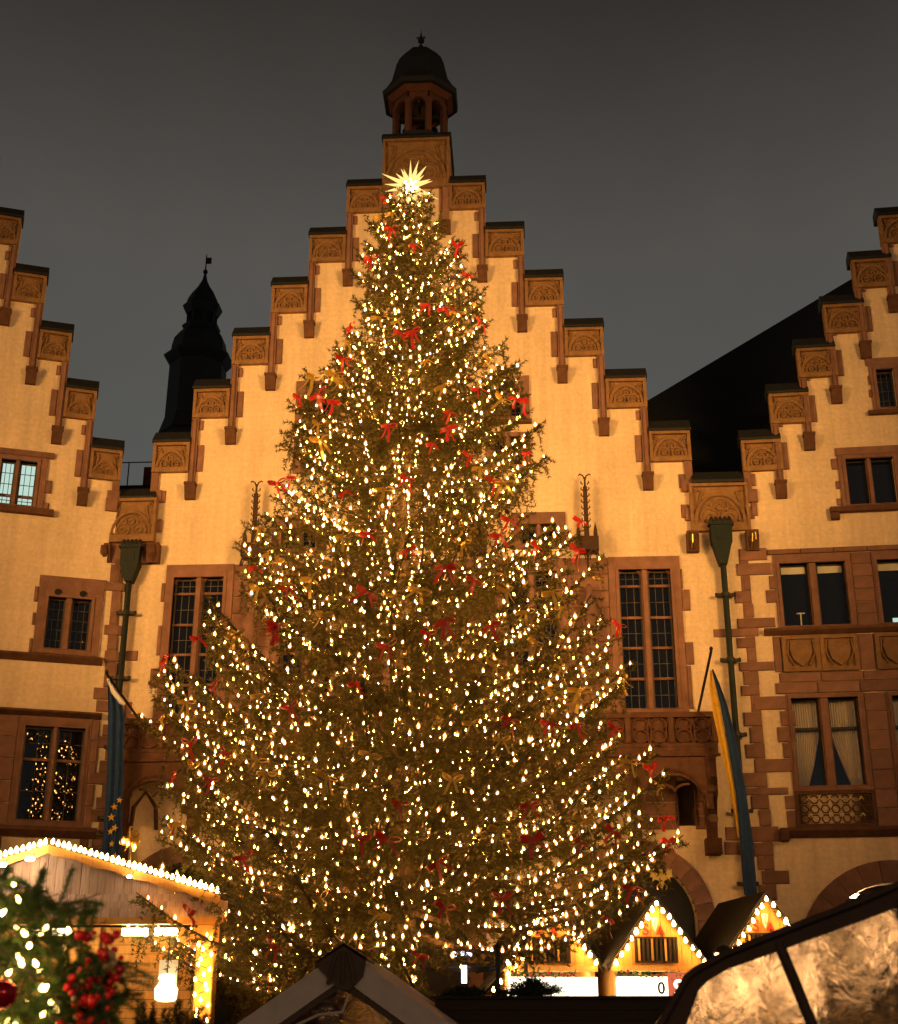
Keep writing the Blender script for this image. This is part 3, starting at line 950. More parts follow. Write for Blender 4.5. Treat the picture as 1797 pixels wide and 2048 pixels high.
# gothic statue canopies with tall crocketed pinnacles on the piers
for c in (1.90, -7.59, -4.44, -1.27):
    m = MB()
    y = -0.32
    m.box(c - 0.06, c + 0.06, y - 0.06, y + 0.06, 14.9, 16.1)
    m.lathe([(0.10, 14.6), (0.085, 15.2), (0.05, 16.0), (0.03, 16.4)], 4, c, y)
    for j in range(8):
        z = 14.85 + j * 0.19
        for s in (-1, 1):
            m.tube([(c + s * 0.06, y, z), (c + s * 0.12, y, z + 0.06), (c + s * 0.1, y, z + 0.1)], 0.02, 4)
    for s in (-1, 1):
        m.tube([(c, y, 16.3), (c + s * 0.05, y, 16.45), (c + s * 0.14, y, 16.5), (c + s * 0.17, y, 16.46)], 0.022, 5)
    m.box(c - 0.32, c + 0.32, -0.5, -0.05, 14.15, 14.55)
    for s in (-1, 0, 1):
        m.lathe([(0.09, 14.5), (0.07, 14.75), (0.0, 15.0)], 4, c + s * 0.24, -0.4)
    for s in (-1, 1):
        m.tube(arc(c + s * 0.16, 13.85, 0.15, 0.3, 0, math.pi, 8, -0.48), 0.03, 5)
        m.tube(arc(c + s * 0.16, 13.85, 0.1, 0.2, 0, math.pi, 6, -0.48), 0.02, 5)
    m.tube([(c, -0.48, 13.85), (c, -0.46, 13.6)], 0.03, 5)
    m.build('statue_canopy', 'soot', ch)
    m = MB()
    m.tube([(c, -0.25, 11.1), (c, -0.26, 11.5), (c, -0.26, 12.3), (c, -0.26, 12.7), (c, -0.26, 12.85), (c, -0.27, 13.05), (c, -0.26, 13.2)], [0.24, 0.2, 0.24, 0.17, 0.08, 0.12, 0.04], 8)
    m.lathe([(0.02, 10.4), (0.14, 10.6), (0.26, 11.0), (0.28, 11.1)], 8, c, -0.15)
    m.build('statue', 'stone', ch, smooth=True)

# balcony across the first floor
m = MB()
YB = -0.9
m.box(-10.85, 5.06, YB, 0.0, 8.32, 8.50)
m.box(-10.9, 5.1, YB - 0.08, YB + 0.05, 8.25, 8.32)
m.build('balcony_floor', 'darkstone', ch)
m = MB()
m.box(-10.88, 5.08, YB - 0.05, YB + 0.12, 9.28, 9.42)
m.box(-10.86, 5.06, YB - 0.02, YB + 0.1, 8.50, 8.6)
m.build('balcony_rail', 'darkstone', ch)
nb = 14
for k in range(nb + 1):
    x = -10.8 + k * (15.8 / nb)
    MB().chamfer(x - 0.075, x + 0.075, YB - 0.06, YB + 0.12, 8.6, 9.28, 0.02).build('balcony_post', 'darkstone', ch)
bal = MB()
w_ = 15.8 / nb - 0.15
for s in (-1, 1):
    bal.tube(arc(s * w_ * 0.24, 0.2, w_ * 0.21, 0.17, 0, 2 * math.pi, 10, 0), 0.032, 5)
    bal.tube(arc(s * w_ * 0.24, 0.52, w_ * 0.21, 0.15, 0, 2 * math.pi, 10, 0), 0.028, 5)
    bal.tube([(s * w_ * 0.02, 0, 0.0), (s * w_ * 0.05, 0, 0.36), (0, 0, 0.66)], 0.03, 5)
    bal.tube([(s * w_ * 0.5, 0, 0.02), (s * w_ * 0.45, 0, 0.36), (s * w_ * 0.5, 0, 0.66)], 0.03, 5)
bal.box(-w_ / 2, w_ / 2, 0.05, 0.08, 0, 0.68)
balm = bal.mesh('balcony_tracery', 'darkstone')
for k in range(nb):
    x = -10.8 + (k + 0.5) * (15.8 / nb)
    link('balcony_tracery', balm, ch, (x, YB + 0.03, 8.6))
# arches and brackets that carry the balcony
span = 1.95
arm = MB()
rr_ = 0.78
arm.grid([(-span / 2, span / 2, 0.0, 1.35)], [(-rr_, rr_, -0.1, 0.86)], 0.0, 0.16)
n_ = 8
for s in (-1, 1):
    pts = [(s * rr_ * math.cos(math.pi / 2 * i / n_), 0.86 * math.sin(math.pi / 2 * i / n_) ** 0.9) for i in range(n_ + 1)]
    c = (s * (rr_ + 0.003), 0.863)
    for p, q in zip(pts[:-1], pts[1:]):
        arm.prism([p, q, c], 0.002, 0.158, 'y')
arm.tube([(rr_ * 1.08 * math.cos(math.pi * i / 12), -0.02, 0.02 + 0.98 * math.sin(math.pi * i / 12)) for i in range(13)], 0.05, 5)
arm.tube([(rr_ * 0.5 * math.cos(math.pi * i / 8) - rr_ * 0.5, 0.06, 0.45 + 0.2 * math.sin(math.pi * i / 8)) for i in range(5)], 0.04, 5)
arm.tube([(-rr_ * 0.5 * math.cos(math.pi * i / 8) + rr_ * 0.5, 0.06, 0.45 + 0.2 * math.sin(math.pi * i / 8)) for i in range(5)], 0.04, 5)
armm = arm.mesh('bracket_arch', 'darkstone')
pier = MB()
pier.prism([(-0.95, 1.3), (-0.95, 0.35), (-0.7, 0.15), (-0.45, -0.3), (-0.35, -0.75), (0.0, -0.75), (0.0, 1.3)], -0.12, 0.12, 'x')
pier.chamfer(-0.2, 0.2, -0.5, 0.0, -1.15, -0.75, 0.03)
pierm = pier.mesh('bracket', 'darkstone')
med = MB().lathe([(0.0, -0.05), (0.1, -0.05), (0.13, 0.0), (0.13, 0.03)], 14).mesh('medallion', 'carved')
for k in range(9):
    x = 4.85 - k * span
    p = link('bracket', pierm, ch, (x, 0, 6.98))
    link('medallion', med, p, (0, -0.92, 0.62), (R(90), 0, 0))
    link('medallion', med, p, (0, -0.56, -0.28), (R(60), 0, 0))
    if k < 8:
        link('bracket_arch', armm, ch, (x - span / 2, YB, 6.9))
# dark sandstone back wall and door posts under the balcony arches on the right half
for a, b in ((2.9, 4.03), (4.45, 4.72)):
    for j in range(5):
        stone(ch, a, b, 6.5 + j * 0.36, 6.855 + j * 0.36, 0.035)
m = MB()
m.box(3.99, 4.03, -0.1, 0.2, 6.6, 7.76)
m.box(4.45, 4.49, -0.1, 0.2, 6.6, 7.76)
m.box(4.03, 4.45, -0.1, 0.2, 7.72, 7.76)
m.build('door_frame', 'darkstone', ch)
# lancet niche at the left end
m = MB()
m.tube([(-10.55, -0.04, 6.6), (-10.5, -0.05, 7.2), (-10.2, -0.06, 7.6), (-9.9, -0.05, 7.2), (-9.85, -0.04, 6.6)], 0.06, 5)
m.build('niche_arch', 'darkstone', ch)

# ================================================================== bell turret
bt = empty('bell_turret', (-3.03, 1.02, 28.78))
tag(bt, 'small open octagonal bell turret with a dark dome on the middle gable', 'bell turret')
MB().lathe([(1.02, 0.0), (1.02, 0.12), (0.98, 0.14)], 8).build('turret_base', 'slate', bt)
for k in range(8):
    an = 2 * math.pi * (k + 0.5) / 8
    m = MB()
    m.box(-0.085, 0.085, -0.085, 0.085, 0.12, 1.5)
    m.build('column', 'turretstone', bt, (0.86 * math.cos(an), 0.86 * math.sin(an), 0), (0, 0, an))
for k in range(8):
    an = 2 * math.pi * k / 8
    ap = 0.86 * math.cos(math.pi / 8)
    m = MB()
    hw = 0.86 * math.sin(math.pi / 8) - 0.02
    rr = hw - 0.07
    arch_fill(m, 0, 1.28, rr, -0.07, 0.07, 1.28 + rr)
    m.box(-hw, -rr, -0.07, 0.07, 1.28, 1.28 + rr)
    m.box(rr, hw, -0.07, 0.07, 1.28, 1.28 + rr)
    m.box(-hw, hw, -0.07, 0.07, 1.28 + rr, 1.85)
    m.build('arch', 'turretstone', bt, (ap * math.cos(an), ap * math.sin(an), 0), (0, 0, an + math.pi / 2))
MB().lathe([(0.80, 1.78), (0.98, 1.70), (1.08, 1.78), (1.22, 1.9), (1.26, 1.92), (1.26, 2.04), (0.6, 2.1)], 8).build('eave', 'turretstone', bt)
d = MB().lathe([(1.31, 1.86), (1.34, 2.04), (1.20, 2.22), (1.02, 2.55), (0.93, 2.95), (0.87, 3.25), (0.76, 3.55), (0.58, 3.80), (0.34, 3.98), (0.14, 4.12), (0.06, 4.3), (0.0, 4.32)], 8).build('dome', 'slate', bt)
m = MB().lathe([(0.03, 4.28), (0.03, 4.4), (0.11, 4.45), (0.12, 4.55), (0.05, 4.64), (0.02, 4.8), (0.0, 5.0)], 8)
for s in (-1, 1):
    m.tube([(0, 0, 4.6), (s * 0.12, 0, 4.66), (s * 0.15, 0, 4.6)], 0.025, 5)
m.build('finial', 'copper', bt)
for (x, y, z, sc) in ((-0.42, 0.1, 0.85, 0.8), (0.2, -0.15, 0.62, 1.05), (0.45, 0.3, 0.8, 0.8)):
    MB().lathe([(0.03, 0.38), (0.1, 0.36), (0.15, 0.28), (0.17, 0.12), (0.24, 0.0), (0.2, 0.0)], 12).build('bell', 'copper', bt, (x, y, z)).scale = (sc, sc, sc)
MB().box(-0.8, 0.8, -0.05, 0.05, 1.22, 1.32).box(-0.05, 0.05, -0.8, 0.8, 1.33, 1.43).build('bell_beam', 'iron', bt)
# the floor above the bells keeps the lantern dark inside
MB().lathe([(0.78, 1.6), (0.78, 1.66)], 8).build('turret_ceiling', 'darkwood', bt)

# ================================================================== left house
lh = empty('stepped_gable_house', (-11.0, 0, 0), R(20))
tag(lh, 'cream stepped gable house at the left with one brightly lit lattice window', 'house', 'three stepped gable houses')
LT = [17.97, 19.80, 21.6, 23.42, 25.3, 27.1, 28.9]
LE = [-0.71, -1.61, -2.51, -3.43, -4.37, -5.3, -6.2]
rects = [(-14.0, -0.04, 0, 14.08), (-14.0, -0.86, 14.0, 15.9)]
for z, e in zip(LT, LE):
    rects.append((-14.2 - e, e, 15, z - 0.14))
holes = []
# lit two light window
hl, wd = window(lh, [(-4.05, -3.66), (-3.53, -3.06)], 15.55, 16.92, (-4.4, -2.78, 15.5, 17.06), (15.88,), (3, 3), pane='litglass')
holes.append(hl)
stone(lh, -4.5, -2.62, 17.06, 17.25, 0.10)
stone(lh, -4.5, -2.46, 15.29, 15.49, 0.16, 'darkstone')
stone(lh, -2.78, -2.6, 16.0, 16.4, 0.05)
stone(lh, -2.78, -2.62, 15.5, 15.72, 0.05)
# lancet pair
hl, wd = window(lh, [(-2.34, -1.87), (-1.68, -1.17)], 11.45, 12.93, (-2.62, -0.86, 11.3, 13.46), (), (3, 5), tilt=0.06, ajar=0.12)
holes.append(hl)
m = MB()
for c in (-2.105, -1.425):
    m.tube([(c, -0.09, 13.07), (c, 0.0, 13.07)], 0.095, 12)
m.build('lancet_head', 'black', wd)
for a, b, c, d in ((-2.74, -2.63, 12.75, 13.2), (-2.72, -2.63, 12.08, 12.44), (-2.72, -2.63, 11.3, 11.7)):
    stone(lh, a, b, c, d, 0.05)
# lower cross window
hl, wd = window(lh, [(-2.56, -1.84), (-1.7, -1.0)], 6.78, 9.27, (-2.75, -0.84, 6.62, 9.54), (8.4,), (2, 2), tilt=0.04, ajar=0.17)
holes.append(hl)
hl, wd = window(lh, [(-5.0, -4.28), (-4.14, -3.44)], 6.78, 9.27, (-5.2, -3.3, 6.62, 9.54), (8.4,), (2, 2), tilt=0.03)
holes.append(hl)
m = MB()
m.grid(rects, holes, 0, 0.5)
m.build('wall', 'cream', lh)
for a, b in ((-3.3, -2.75), (-0.84, -0.62)):
    for j in range(5):
        stone(lh, a, b, 6.62 + j * 0.585, 7.2 + j * 0.585, 0.05)
m = MB()
m.prism([(-0.22, 11.25), (-0.22, 11.2), (-0.06, 11.06), (0.02, 11.06), (0.02, 11.3)], -14, -0.72, 'x')
m.build('cornice', 'darkstone', lh)
m = MB()
m.prism([(-0.26, 9.69), (-0.26, 9.64), (-0.08, 9.55), (0.02, 9.55), (0.02, 9.74)], -14, -0.6, 'x')
m.build('cornice', 'darkstone', lh)
m = MB()
m.prism([(-0.28, 6.6), (-0.28, 6.5), (-0.08, 6.34), (0.02, 6.34), (0.02, 6.6)], -14, -0.45, 'x')
m.build('cornice', 'darkstone', lh)
for a in (-2.95, -0.75):
    stone(lh, a - 0.12, a + 0.12, 5.95, 6.32, 0.2, 'darkstone')
zq = 10.45
while zq < 13.9:
    stone(lh, -0.64, -0.38, zq, zq + 0.42, 0.035)
    zq += 0.42
for t in LEFT_STONES:
    stone(lh, *t, proud=0.055)
z = 10.1
k = 0
while z > 0.4:
    hgt = 0.33
    wq = (0.78, 0.42, 0.55)[k % 3]
    stone(lh, -wq, -0.13, z - hgt, z - 0.006, 0.05)
    stone(ch, -11.0, -11.0 + (0.2, 0.42, 0.12)[k % 3], z - hgt, z - 0.006, 0.04)
    z -= hgt
    k += 1
for i in range(len(LE) - 1, -1, -1):
    ui = LE[i + 1] if i < len(LE) - 1 else LE[i] - 0.92
    zn = LT[i - 1] if i > 0 else 15.9
    gable_step(lh, ui, LE[i], LT[i], zn, 1, last=(i == 0))
m = MB()
m.prism([(-7.1, 27.6), (-0.3, 15.6), (-0.3, 15.3), (-7.1, 27.3)], 0.55, 12, 'y')
m.prism([(-7.1, 27.6), (-13.9, 15.6), (-13.9, 15.3), (-7.1, 27.3)], 0.55, 12, 'y')
m.build('roof', 'slate', lh)
m = MB()
m.box(-0.6, -0.3, 0.5, 12, 0, 15.3)
m.box(-13.9, -13.6, 0.5, 12, 0, 15.3)
m.build('side_wall', 'cream', lh)
# chimney, rail and low roof seen in the gap between the left and middle gables
m = MB()
m.prism([(0.6, 16.0), (1.6, 17.25), (4.0, 17.25), (4.0, 16.0)], -12.3, -10.9, 'x')
m.build('valley_roof', 'slate', ch)
MB().box(-11.55, -10.95, 1.6, 2.3, 17.2, 17.85).build('chimney', 'darkstone', ch)
m = MB()
m.tube([(-12.3, 1.5, 17.97), (-10.9, 1.5, 17.97)], 0.02, 5)
m.tube([(-12.3, 1.1, 16.75), (-10.9, 1.1, 16.72)], 0.025, 5)
m.tube([(-12.0, 1.5, 17.2), (-12.0, 1.5, 17.97)], 0.02, 5)
m.build('snow_rail', 'lead', ch)

# ================================================================== right house
rh = empty('stepped_gable_house', (5.7, 0, 0), R(-4))
tag(rh, 'cream stepped gable house at the right with brown sandstone window bands', 'house', 'three stepped gable houses')
RT = [17.93, 19.37, 20.8, 22.2, 23.67, 25.15, 26.6, 28.0]
RE = [0.76, 1.66, 2.58, 3.48, 4.46, 5.42, 6.62, 7.5]
rects = [(0.0, 16.0, 0, 15.9)]
for z, e in zip(RT, RE):
    rects.append((e + 0.1, 16.4 - e, 15, z - 0.14))
holes = []


def rwin(*a, **k):
    hl_, w__ = window(rh, *a, **k)
    holes.append(hl_)
    return w__


rwin([(4.78, 5.28)], 18.35, 19.58, (4.6, 5.46, 18.28, 19.72), (), (3, 4))
stone(rh, 4.52, 5.54, 19.72, 19.96, 0.07)
stone(rh, 4.42, 5.6, 18.12, 18.26, 0.16, 'darkstone')
for a, b, c, d in ((4.54, 4.6, 19.1, 19.4), (4.52, 4.6, 18.7, 18.95)):
    stone(rh, a, b, c, d, 0.05)
rwin([(3.63, 4.2), (4.34, 4.95)], 15.4, 16.8, (3.42, 5.15, 15.36, 16.92), (), None)
stone(rh, 3.38, 5.2, 16.92, 17.16, 0.08)
stone(rh, 3.05, 5.25, 15.16, 15.33, 0.2, 'darkstone')
stone(rh, 3.06, 3.3, 14.96, 15.155, 0.2, 'darkstone')
for a, b, c, d in ((3.24, 3.41, 16.5, 16.84), (3.3, 3.41, 15.9, 16.15), (3.28, 3.41, 15.4, 15.62)):
    stone(rh, a, b, c, d, 0.05)
# first floor band
w1 = rwin([(1.52, 2.3), (2.52, 3.3)], 11.93, 13.74, (1.36, 3.46, 11.85, 14.0), (), None, blind=0.2)
m = MB().box(1.9, 2.12, 0.17, 0.2, 12.33, 12.36)
m.tube([(2.0, 0.18, 11.95), (2.01, 0.18, 12.34)], 0.02, 6)
m.build('desk_lamp', 'blind', w1)
w1b = rwin([(4.16, 4.9), (5.1, 5.85)], 11.93, 13.74, (4.03, 6.0, 11.85, 14.0), (), None, blind=0.2)
MB().box(4.45, 5.2, 0.17, 0.2, 11.98, 12.12).build('lit_shelf', 'litglass', w1b)
for a, b in ((3.47, 4.02), (6.01, 6.6)):
    for j in range(6):
        stone(rh, a, b, 11.86 + j * 0.357, 12.212 + j * 0.357, 0.05)
x = 1.22
while x < 9:
    stone(rh, x, x + 0.9, 14.01, 14.16, 0.09)
    x += 0.905
m = MB()
m.prism([(-0.2, 11.85), (-0.2, 11.78), (-0.06, 11.68), (0.02, 11.68), (0.02, 11.85)], 0.95, 10, 'x')
m.build('cornice', 'darkstone', rh)
# shield panels
x = 1.3
for c in (1.885, 2.9, 4.35, 5.35, 6.4):
    m = MB()
    m.grid([(-0.5, 0.5, -0.5, 0.5)], [(-0.38, 0.38, -0.4, 0.4)], -0.10, -0.02)
    m.box(-0.38, 0.38, -0.03, 0.0, -0.4, 0.4)
    sh = [(-0.27, 0.33), (0.27, 0.33), (0.3, 0.1), (0.22, -0.18), (0.0, -0.36), (-0.22, -0.18), (-0.3, 0.1)]
    m.prism(sh, -0.12, -0.03, 'y')
    for s in (-1, 1):
        m.tube([(s * 0.33, -0.06, 0.36), (s * 0.36, -0.09, 0.0), (s * 0.2, -0.07, -0.33)], 0.035, 5)
    m.build('shield_panel', 'carved', rh, (c, -0.02, 11.14))
for a, b in ((1.16, 1.38), (2.39, 2.395), (3.41, 3.84), (4.86, 4.865), (5.86, 5.89)):
    if b - a > 0.1:
        stone(rh, a, b, 10.65, 11.66, 0.045)
for j, (a, b) in enumerate(((10.36, 10.63), (10.05, 10.35))):
    x = 1.25 - 0.12 * j
    while x < 9:
        stone(rh, x, x + 1.1, a, b, 0.05 + 0.02 * j)
        x += 1.105
# ground-floor parlour windows with net curtains
w2 = rwin([(1.5, 2.24), (2.48, 3.24)], 7.58, 9.92, (1.36, 3.4, 7.45, 10.03), (9.12,), None, pane='clearglass', depth=0.25)
w3 = rwin([(4.12, 4.86), (5.1, 5.84)], 7.58, 9.92, (3.98, 6.0, 7.45, 10.03), (9.12,), None, pane='clearglass', depth=0.25)


def net(wd, xa, xb, za, zb, pull):
    """a pleated net curtain between xa and xb, drawn to one side towards the bottom"""
    n = 22
    vs = []
    fs = []
    rows = 8
    for r in range(rows + 1):
        t = r / rows
        z = zb + (za - zb) * t
        for i in range(n + 1):
            s = i / n
            e = s
            a, b = xa, xb
            if pull:
                q = max(0.0, (t - 0.05)) ** 1.2 * 0.62
                if pull > 0:
                    b = xb - (xb - xa) * q
                else:
                    a = xa + (xb - xa) * q
            x_ = a + (b - a) * e
            vs.append((x_, 0.36 + 0.025 * math.cos(i * math.pi), z))
    for r in range(rows):
        for i in range(n):
            k_ = r * (n + 1) + i
            fs.append((k_, k_ + 1, k_ + n + 2, k_ + n + 1))
    MB().add(vs, fs).build('net_curtain', 'curtain', wd)


for wd, o_ in ((w2, 0.0), (w3, 2.62)):
    net(wd, 1.52 + o_, 2.22 + o_, 9.14, 9.9, 0)
    net(wd, 2.5 + o_, 3.22 + o_, 9.14, 9.9, 0)
    net(wd, 1.52 + o_, 2.22 + o_, 7.62, 9.1, 1)
    net(wd, 2.5 + o_, 3.22 + o_, 7.62, 9.1, -1)
for a, b in ((3.41, 3.97), (6.01, 6.6)):
    for j in range(5):
        stone(rh, a, b, 7.45 + j * 0.517, 7.962 + j * 0.517, 0.05)
# openwork panel and cornice below
for o_ in (0.0, 2.62):
    m = MB()
    m.grid([(1.36 + o_, 3.4 + o_, 6.5, 7.44)], [(1.46 + o_, 3.32 + o_, 6.6, 7.36)], -0.07, 0.05)
    m.box(1.46 + o_, 3.32 + o_, 0.0, 0.03, 6.6, 7.36)
    for r in range(3):
        for k in range(7):
            cx = 1.46 + o_ + (k + 0.5) * (1.86 / 7)
            m.tube(arc(cx, 6.73 + r * 0.25, 0.11, 0.11, 0, 2 * math.pi, 6, -0.02), 0.025, 4)
    pn = m.build('openwork_panel', 'darkstone', rh)
    m = MB()
    for r in (0, 2):
        for k in range(6):
            cx = 1.46 + o_ + (k + 1) * (1.86 / 7)
            for s in (-1, 1):
                m.tube([(cx, -0.045, 6.86 + r * 0.21), (cx + s * 0.06, -0.045, 6.78 + r * 0.21)], 0.016, 4)
    m.build('gilding', 'gold', pn)
    for j in range(2):
        stone(rh, 3.41 + o_, 3.97 + o_, 6.5 + j * 0.475, 6.97 + j * 0.475, 0.05)
stone(rh, 1.12, 1.35, 6.5, 6.96, 0.05)
m = MB()
m.prism([(-0.3, 6.48), (-0.3, 6.40), (-0.08, 6.25), (0.02, 6.25), (0.02, 6.48)], 1.0, 10, 'x')
m.build('cornice', 'darkstone', rh)
stone(rh, 0.9, 1.12, 6.15, 6.49, 0.32, 'darkstone')
zq = 4.7
while zq < 13.9:
    stone(rh, 0.44, 0.70, zq, zq + 0.46, 0.035)
    zq += 0.46
for t in RIGHT_STONES:
    stone(rh, *t, proud=0.055)
# wide ground floor arch
holes.append((3.6 - 1.9, 3.6 + 1.9, -0.1, 3.2 + 1.9))
m = MB()
m.grid(rects, holes, 0, 0.5)
arch_fill(m, 3.6, 3.2, 1.9, 0.002, 0.498, 5.1)
m.build('wall', 'cream', rh)
arch_ring(rh, 3.6, 3.2, 1.9, 2.46, 13, -0.07, 0.4)
MB().box(1.7, 5.5, 2.2, 2.3, 0, 5.1).build('passage_wall', 'stone', rh)
m = MB()
for x in (2.35, 2.72):
    m.lathe([(0.0, -0.03), (0.2, -0.02), (0.22, 0.03), (0.0, 0.06)], 10, x, 0)
m.build('passage_lamp', 'tube', rh, (0, 0.25, 4.8))
for i in range(len(RE) - 1, -1, -1):
    ui = RE[i + 1] + 0.0 if i < len(RE) - 1 else RE[i] + 0.95
    zn = RT[i - 1] if i > 0 else 15.9
    gable_step(rh, ui + 0.22, RE[i], RT[i], zn, -1, lean=1.0 if i > 0 else 0.0, last=(i == 0))
m = MB()
m.box(0.5, 0.8, 0.5, 5.0, 0, 15.9)
m.box(15.5, 15.8, 0.5, 5.0, 0, 15.9)
m.build('side_wall', 'cream', rh)
# big hipped slate roof behind the right gable
rr2 = empty('hipped_roof_house', (4.0, 6.0, 0))
tag(rr2, 'house behind with a steep plain dark slate roof rising to the right', 'house')
PTS = [(3.2, 1.0, 16.2), (17, 1.0, 16.2), (17.0, 12.98, 30.6), (14.06, 12.98, 30.58), (4.05, 5.19, 21.2), (3.2, 4.53, 20.4)]
vs = [(x - 4, y - 6, z) for x, y, z in PTS] + [(x - 4, y - 6 + 0.25, z - 0.25) for x, y, z in PTS]
n = len(PTS)
fs = [tuple(range(n)), tuple(range(2 * n - 1, n - 1, -1))] + [(i, (i + 1) % n, n + (i + 1) % n, n + i) for i in range(n)]
MB().add(vs, fs).build('roof', 'slate', rr2)
m = MB()
m.box(1.0, 13, -2.0, -1.6, 0, 18.0)
m.box(9.8, 13, -4.4, -2.0, 0, 15.9)
m.build('wall', 'cream', rr2)

# ================================================================== drainpipes
def drainpipe(x, top, w, label, zbr, funnel, dx=0.0):
    t = empty('drainpipe', (x, -0.2, 0))
    tag(t, label, 'drainpipe', 'green copper drainpipes between the houses')
    m = MB()
    m.prism([(-w, top), (w, top), (w * 0.95, top - 0.5), (w * 0.8, top - 0.62), (0.1, funnel), (-0.1, funnel), (-w * 0.8, top - 0.62), (-w * 0.95, top - 0.5)], -0.2, 0.15, 'y')
    m.box(-w - 0.05, w + 0.05, -0.24, 0.15, top, top + 0.07)
    m.box(-w * 0.5, w * 0.5, -0.215, -0.2, top - 0.42, top - 0.12)
    hp = m.build('hopper', 'copper', t)
    m = MB()
    for k in range(-2, 3):
        m.lathe([(0.05, top + 0.07), (0.085, top + 0.14), (0.05, top + 0.24), (0.0, top + 0.3)], 6, k * w * 0.42, -0.1)
    m.build('cresting', 'iron', hp)
    MB().tube([(0, -0.03, funnel + 0.02), (0, -0.03, 0.0)], 0.085, 10).build('pipe', 'copper', t)
    for z in zbr:
        m = MB()
        m.box(-0.22, 0.22, -0.06, 0.16, z - 0.035, z + 0.035)
        m.tube([(0, -0.03, z - 0.06), (0, -0.03, z + 0.06)], 0.115, 10)
        m.lathe([(0.05, z - 0.05), (0.05, z + 0.05)], 6, 0.24, 0)
        m.lathe([(0.05, z - 0.05), (0.05, z + 0.05)], 6, -0.24, 0)
        m.build('pipe_bracket', 'iron', t)


drainpipe(-11.13, 14.5, 0.28, 'green copper drainpipe between left and middle house beside the starred flag', (12.6, 10.72, 8.8, 6.9), 13.5)
drainpipe(5.66, 14.85, 0.3, 'green copper drainpipe between middle and right house behind the two-coloured flag', (12.84, 10.99, 8.95, 6.94, 5.1), 13.7)

# ================================================================== flags
def flag_pole(t, a, b):
    m = MB()
    m.tube([a, b], 0.035, 8)
    m.lathe([(0.03, b[2]), (0.055, b[2] + 0.04), (0.03, b[2] + 0.1)], 8, b[0], b[1])
    m.build('flagpole', 'iron', t)


def cloth(rows, n=14, fold=0.06, ph=0.0, freq=2.4):
    """hanging cloth through rows of (x0, x1, y, z)"""
    vs = []
    fs = []
    sub = 5
    rr = []
    for a, b in zip(rows[:-1], rows[1:]):
        for k in range(sub):
            t = k / sub
            rr.append([p + (q - p) * t for p, q in zip(a, b)])
    rr.append(list(rows[-1]))
    for j, (x0, x1, y, z) in enumerate(rr):
        for i in range(n + 1):
            s = i / n
            vs.append((x0 + (x1 - x0) * s, y + fold * math.sin(s * math.pi * 2 * freq + ph + j * 0.05), z))
    for j in range(len(rr) - 1):
        for i in range(n):
            k = j * (n + 1) + i
            fs.append((k, k + 1, k + n + 2, k + n + 1))
    return MB().add(vs, fs)


fl = empty('flag', (-10.42, 0, 9.4))
tag(fl, 'long dark blue flag with gold stars hanging at the left of the balcony', 'flag', 'flags on the balcony ends')
o0 = Vector((-10.42, 0, 9.4))
flag_pole(fl, (0, 0, 0), (-0.62, -1.75, 1.05))
rows = [(-11.02, -10.94, -1.65, 10.30), (-11.0, -10.62, -1.55, 9.72), (-10.98, -10.52, -1.5, 9.3), (-10.9, -10.46, -1.45, 8.0), (-10.86, -10.38, -1.45, 7.0), (-10.85, -10.33, -1.45, 6.2), (-10.82, -10.3, -1.45, 5.5), (-10.8, -10.3, -1.45, 4.9)]
rows = [(a - o0.x, b - o0.x, y, z - o0.z) for a, b, y, z in rows]
fc = cloth(rows).build('flag_cloth', 'blueflag', fl, smooth=True)
hem = [(-11.03 - o0.x, -1.66, 10.34 - o0.z), (-10.85 - o0.x, -1.62, 10.0 - o0.z), (-10.62 - o0.x, -1.57, 9.72 - o0.z), (-10.54 - o0.x, -1.54, 9.66 - o0.z)]
MB().tube(hem, [0.03, 0.07, 0.07, 0.04], 6).build('flag_hem', 'white', fl)


def star_poly(r, r2=0.4):
    return [((r if k % 2 == 0 else r * r2) * math.sin(math.pi * k / 5), (r if k % 2 == 0 else r * r2) * math.cos(math.pi * k / 5)) for k in range(10)]


for (x, z, r) in ((-10.58, 6.98, 0.1), (-10.63, 6.72, 0.11), (-10.52, 6.45, 0.1), (-10.62, 6.36, 0.1), (-10.56, 6.05, 0.09), (-10.46, 7.15, 0.09), (-10.45, 5.75, 0.09)):
    MB().prism(star_poly(r), -0.012, 0.0, 'y').build('flag_star', 'yellowflag', fl, (x - o0.x, -1.53, z - o0.z), (0, random.uniform(-0.3, 0.3), random.uniform(-0.4, 0.4)))

fr = empty('flag', (4.72, 0, 9.6))
tag(fr, 'long blue and yellow flag draped from a slanting pole at the right', 'flag', 'flags on the balcony ends')
o0 = Vector((4.72, 0, 9.6))
flag_pole(fr, (0, 0, 0), (0.22, -1.75, 1.25))
yrows = [(4.90, 4.94, -1.6, 10.36), (4.84, 5.0, -1.6, 10.0), (4.88, 5.1, -1.55, 9.4), (5.0, 5.2, -1.5, 8.6), (5.12, 5.28, -1.5, 7.8), (5.2, 5.33, -1.5, 7.2), (5.26, 5.36, -1.5, 6.6), (5.3, 5.36, -1.5, 6.1)]
brows = [(4.94, 4.97, -1.6, 10.38), (5.0, 5.1, -1.62, 10.0), (5.1, 5.27, -1.6, 9.4), (5.2, 5.42, -1.55, 8.6), (5.28, 5.52, -1.55, 7.8), (5.33, 5.58, -1.55, 7.2), (5.35, 5.62, -1.55, 6.6), (5.34, 5.66, -1.55, 6.0), (5.33, 5.66, -1.55, 5.3), (5.34, 5.66, -1.55, 4.7)]
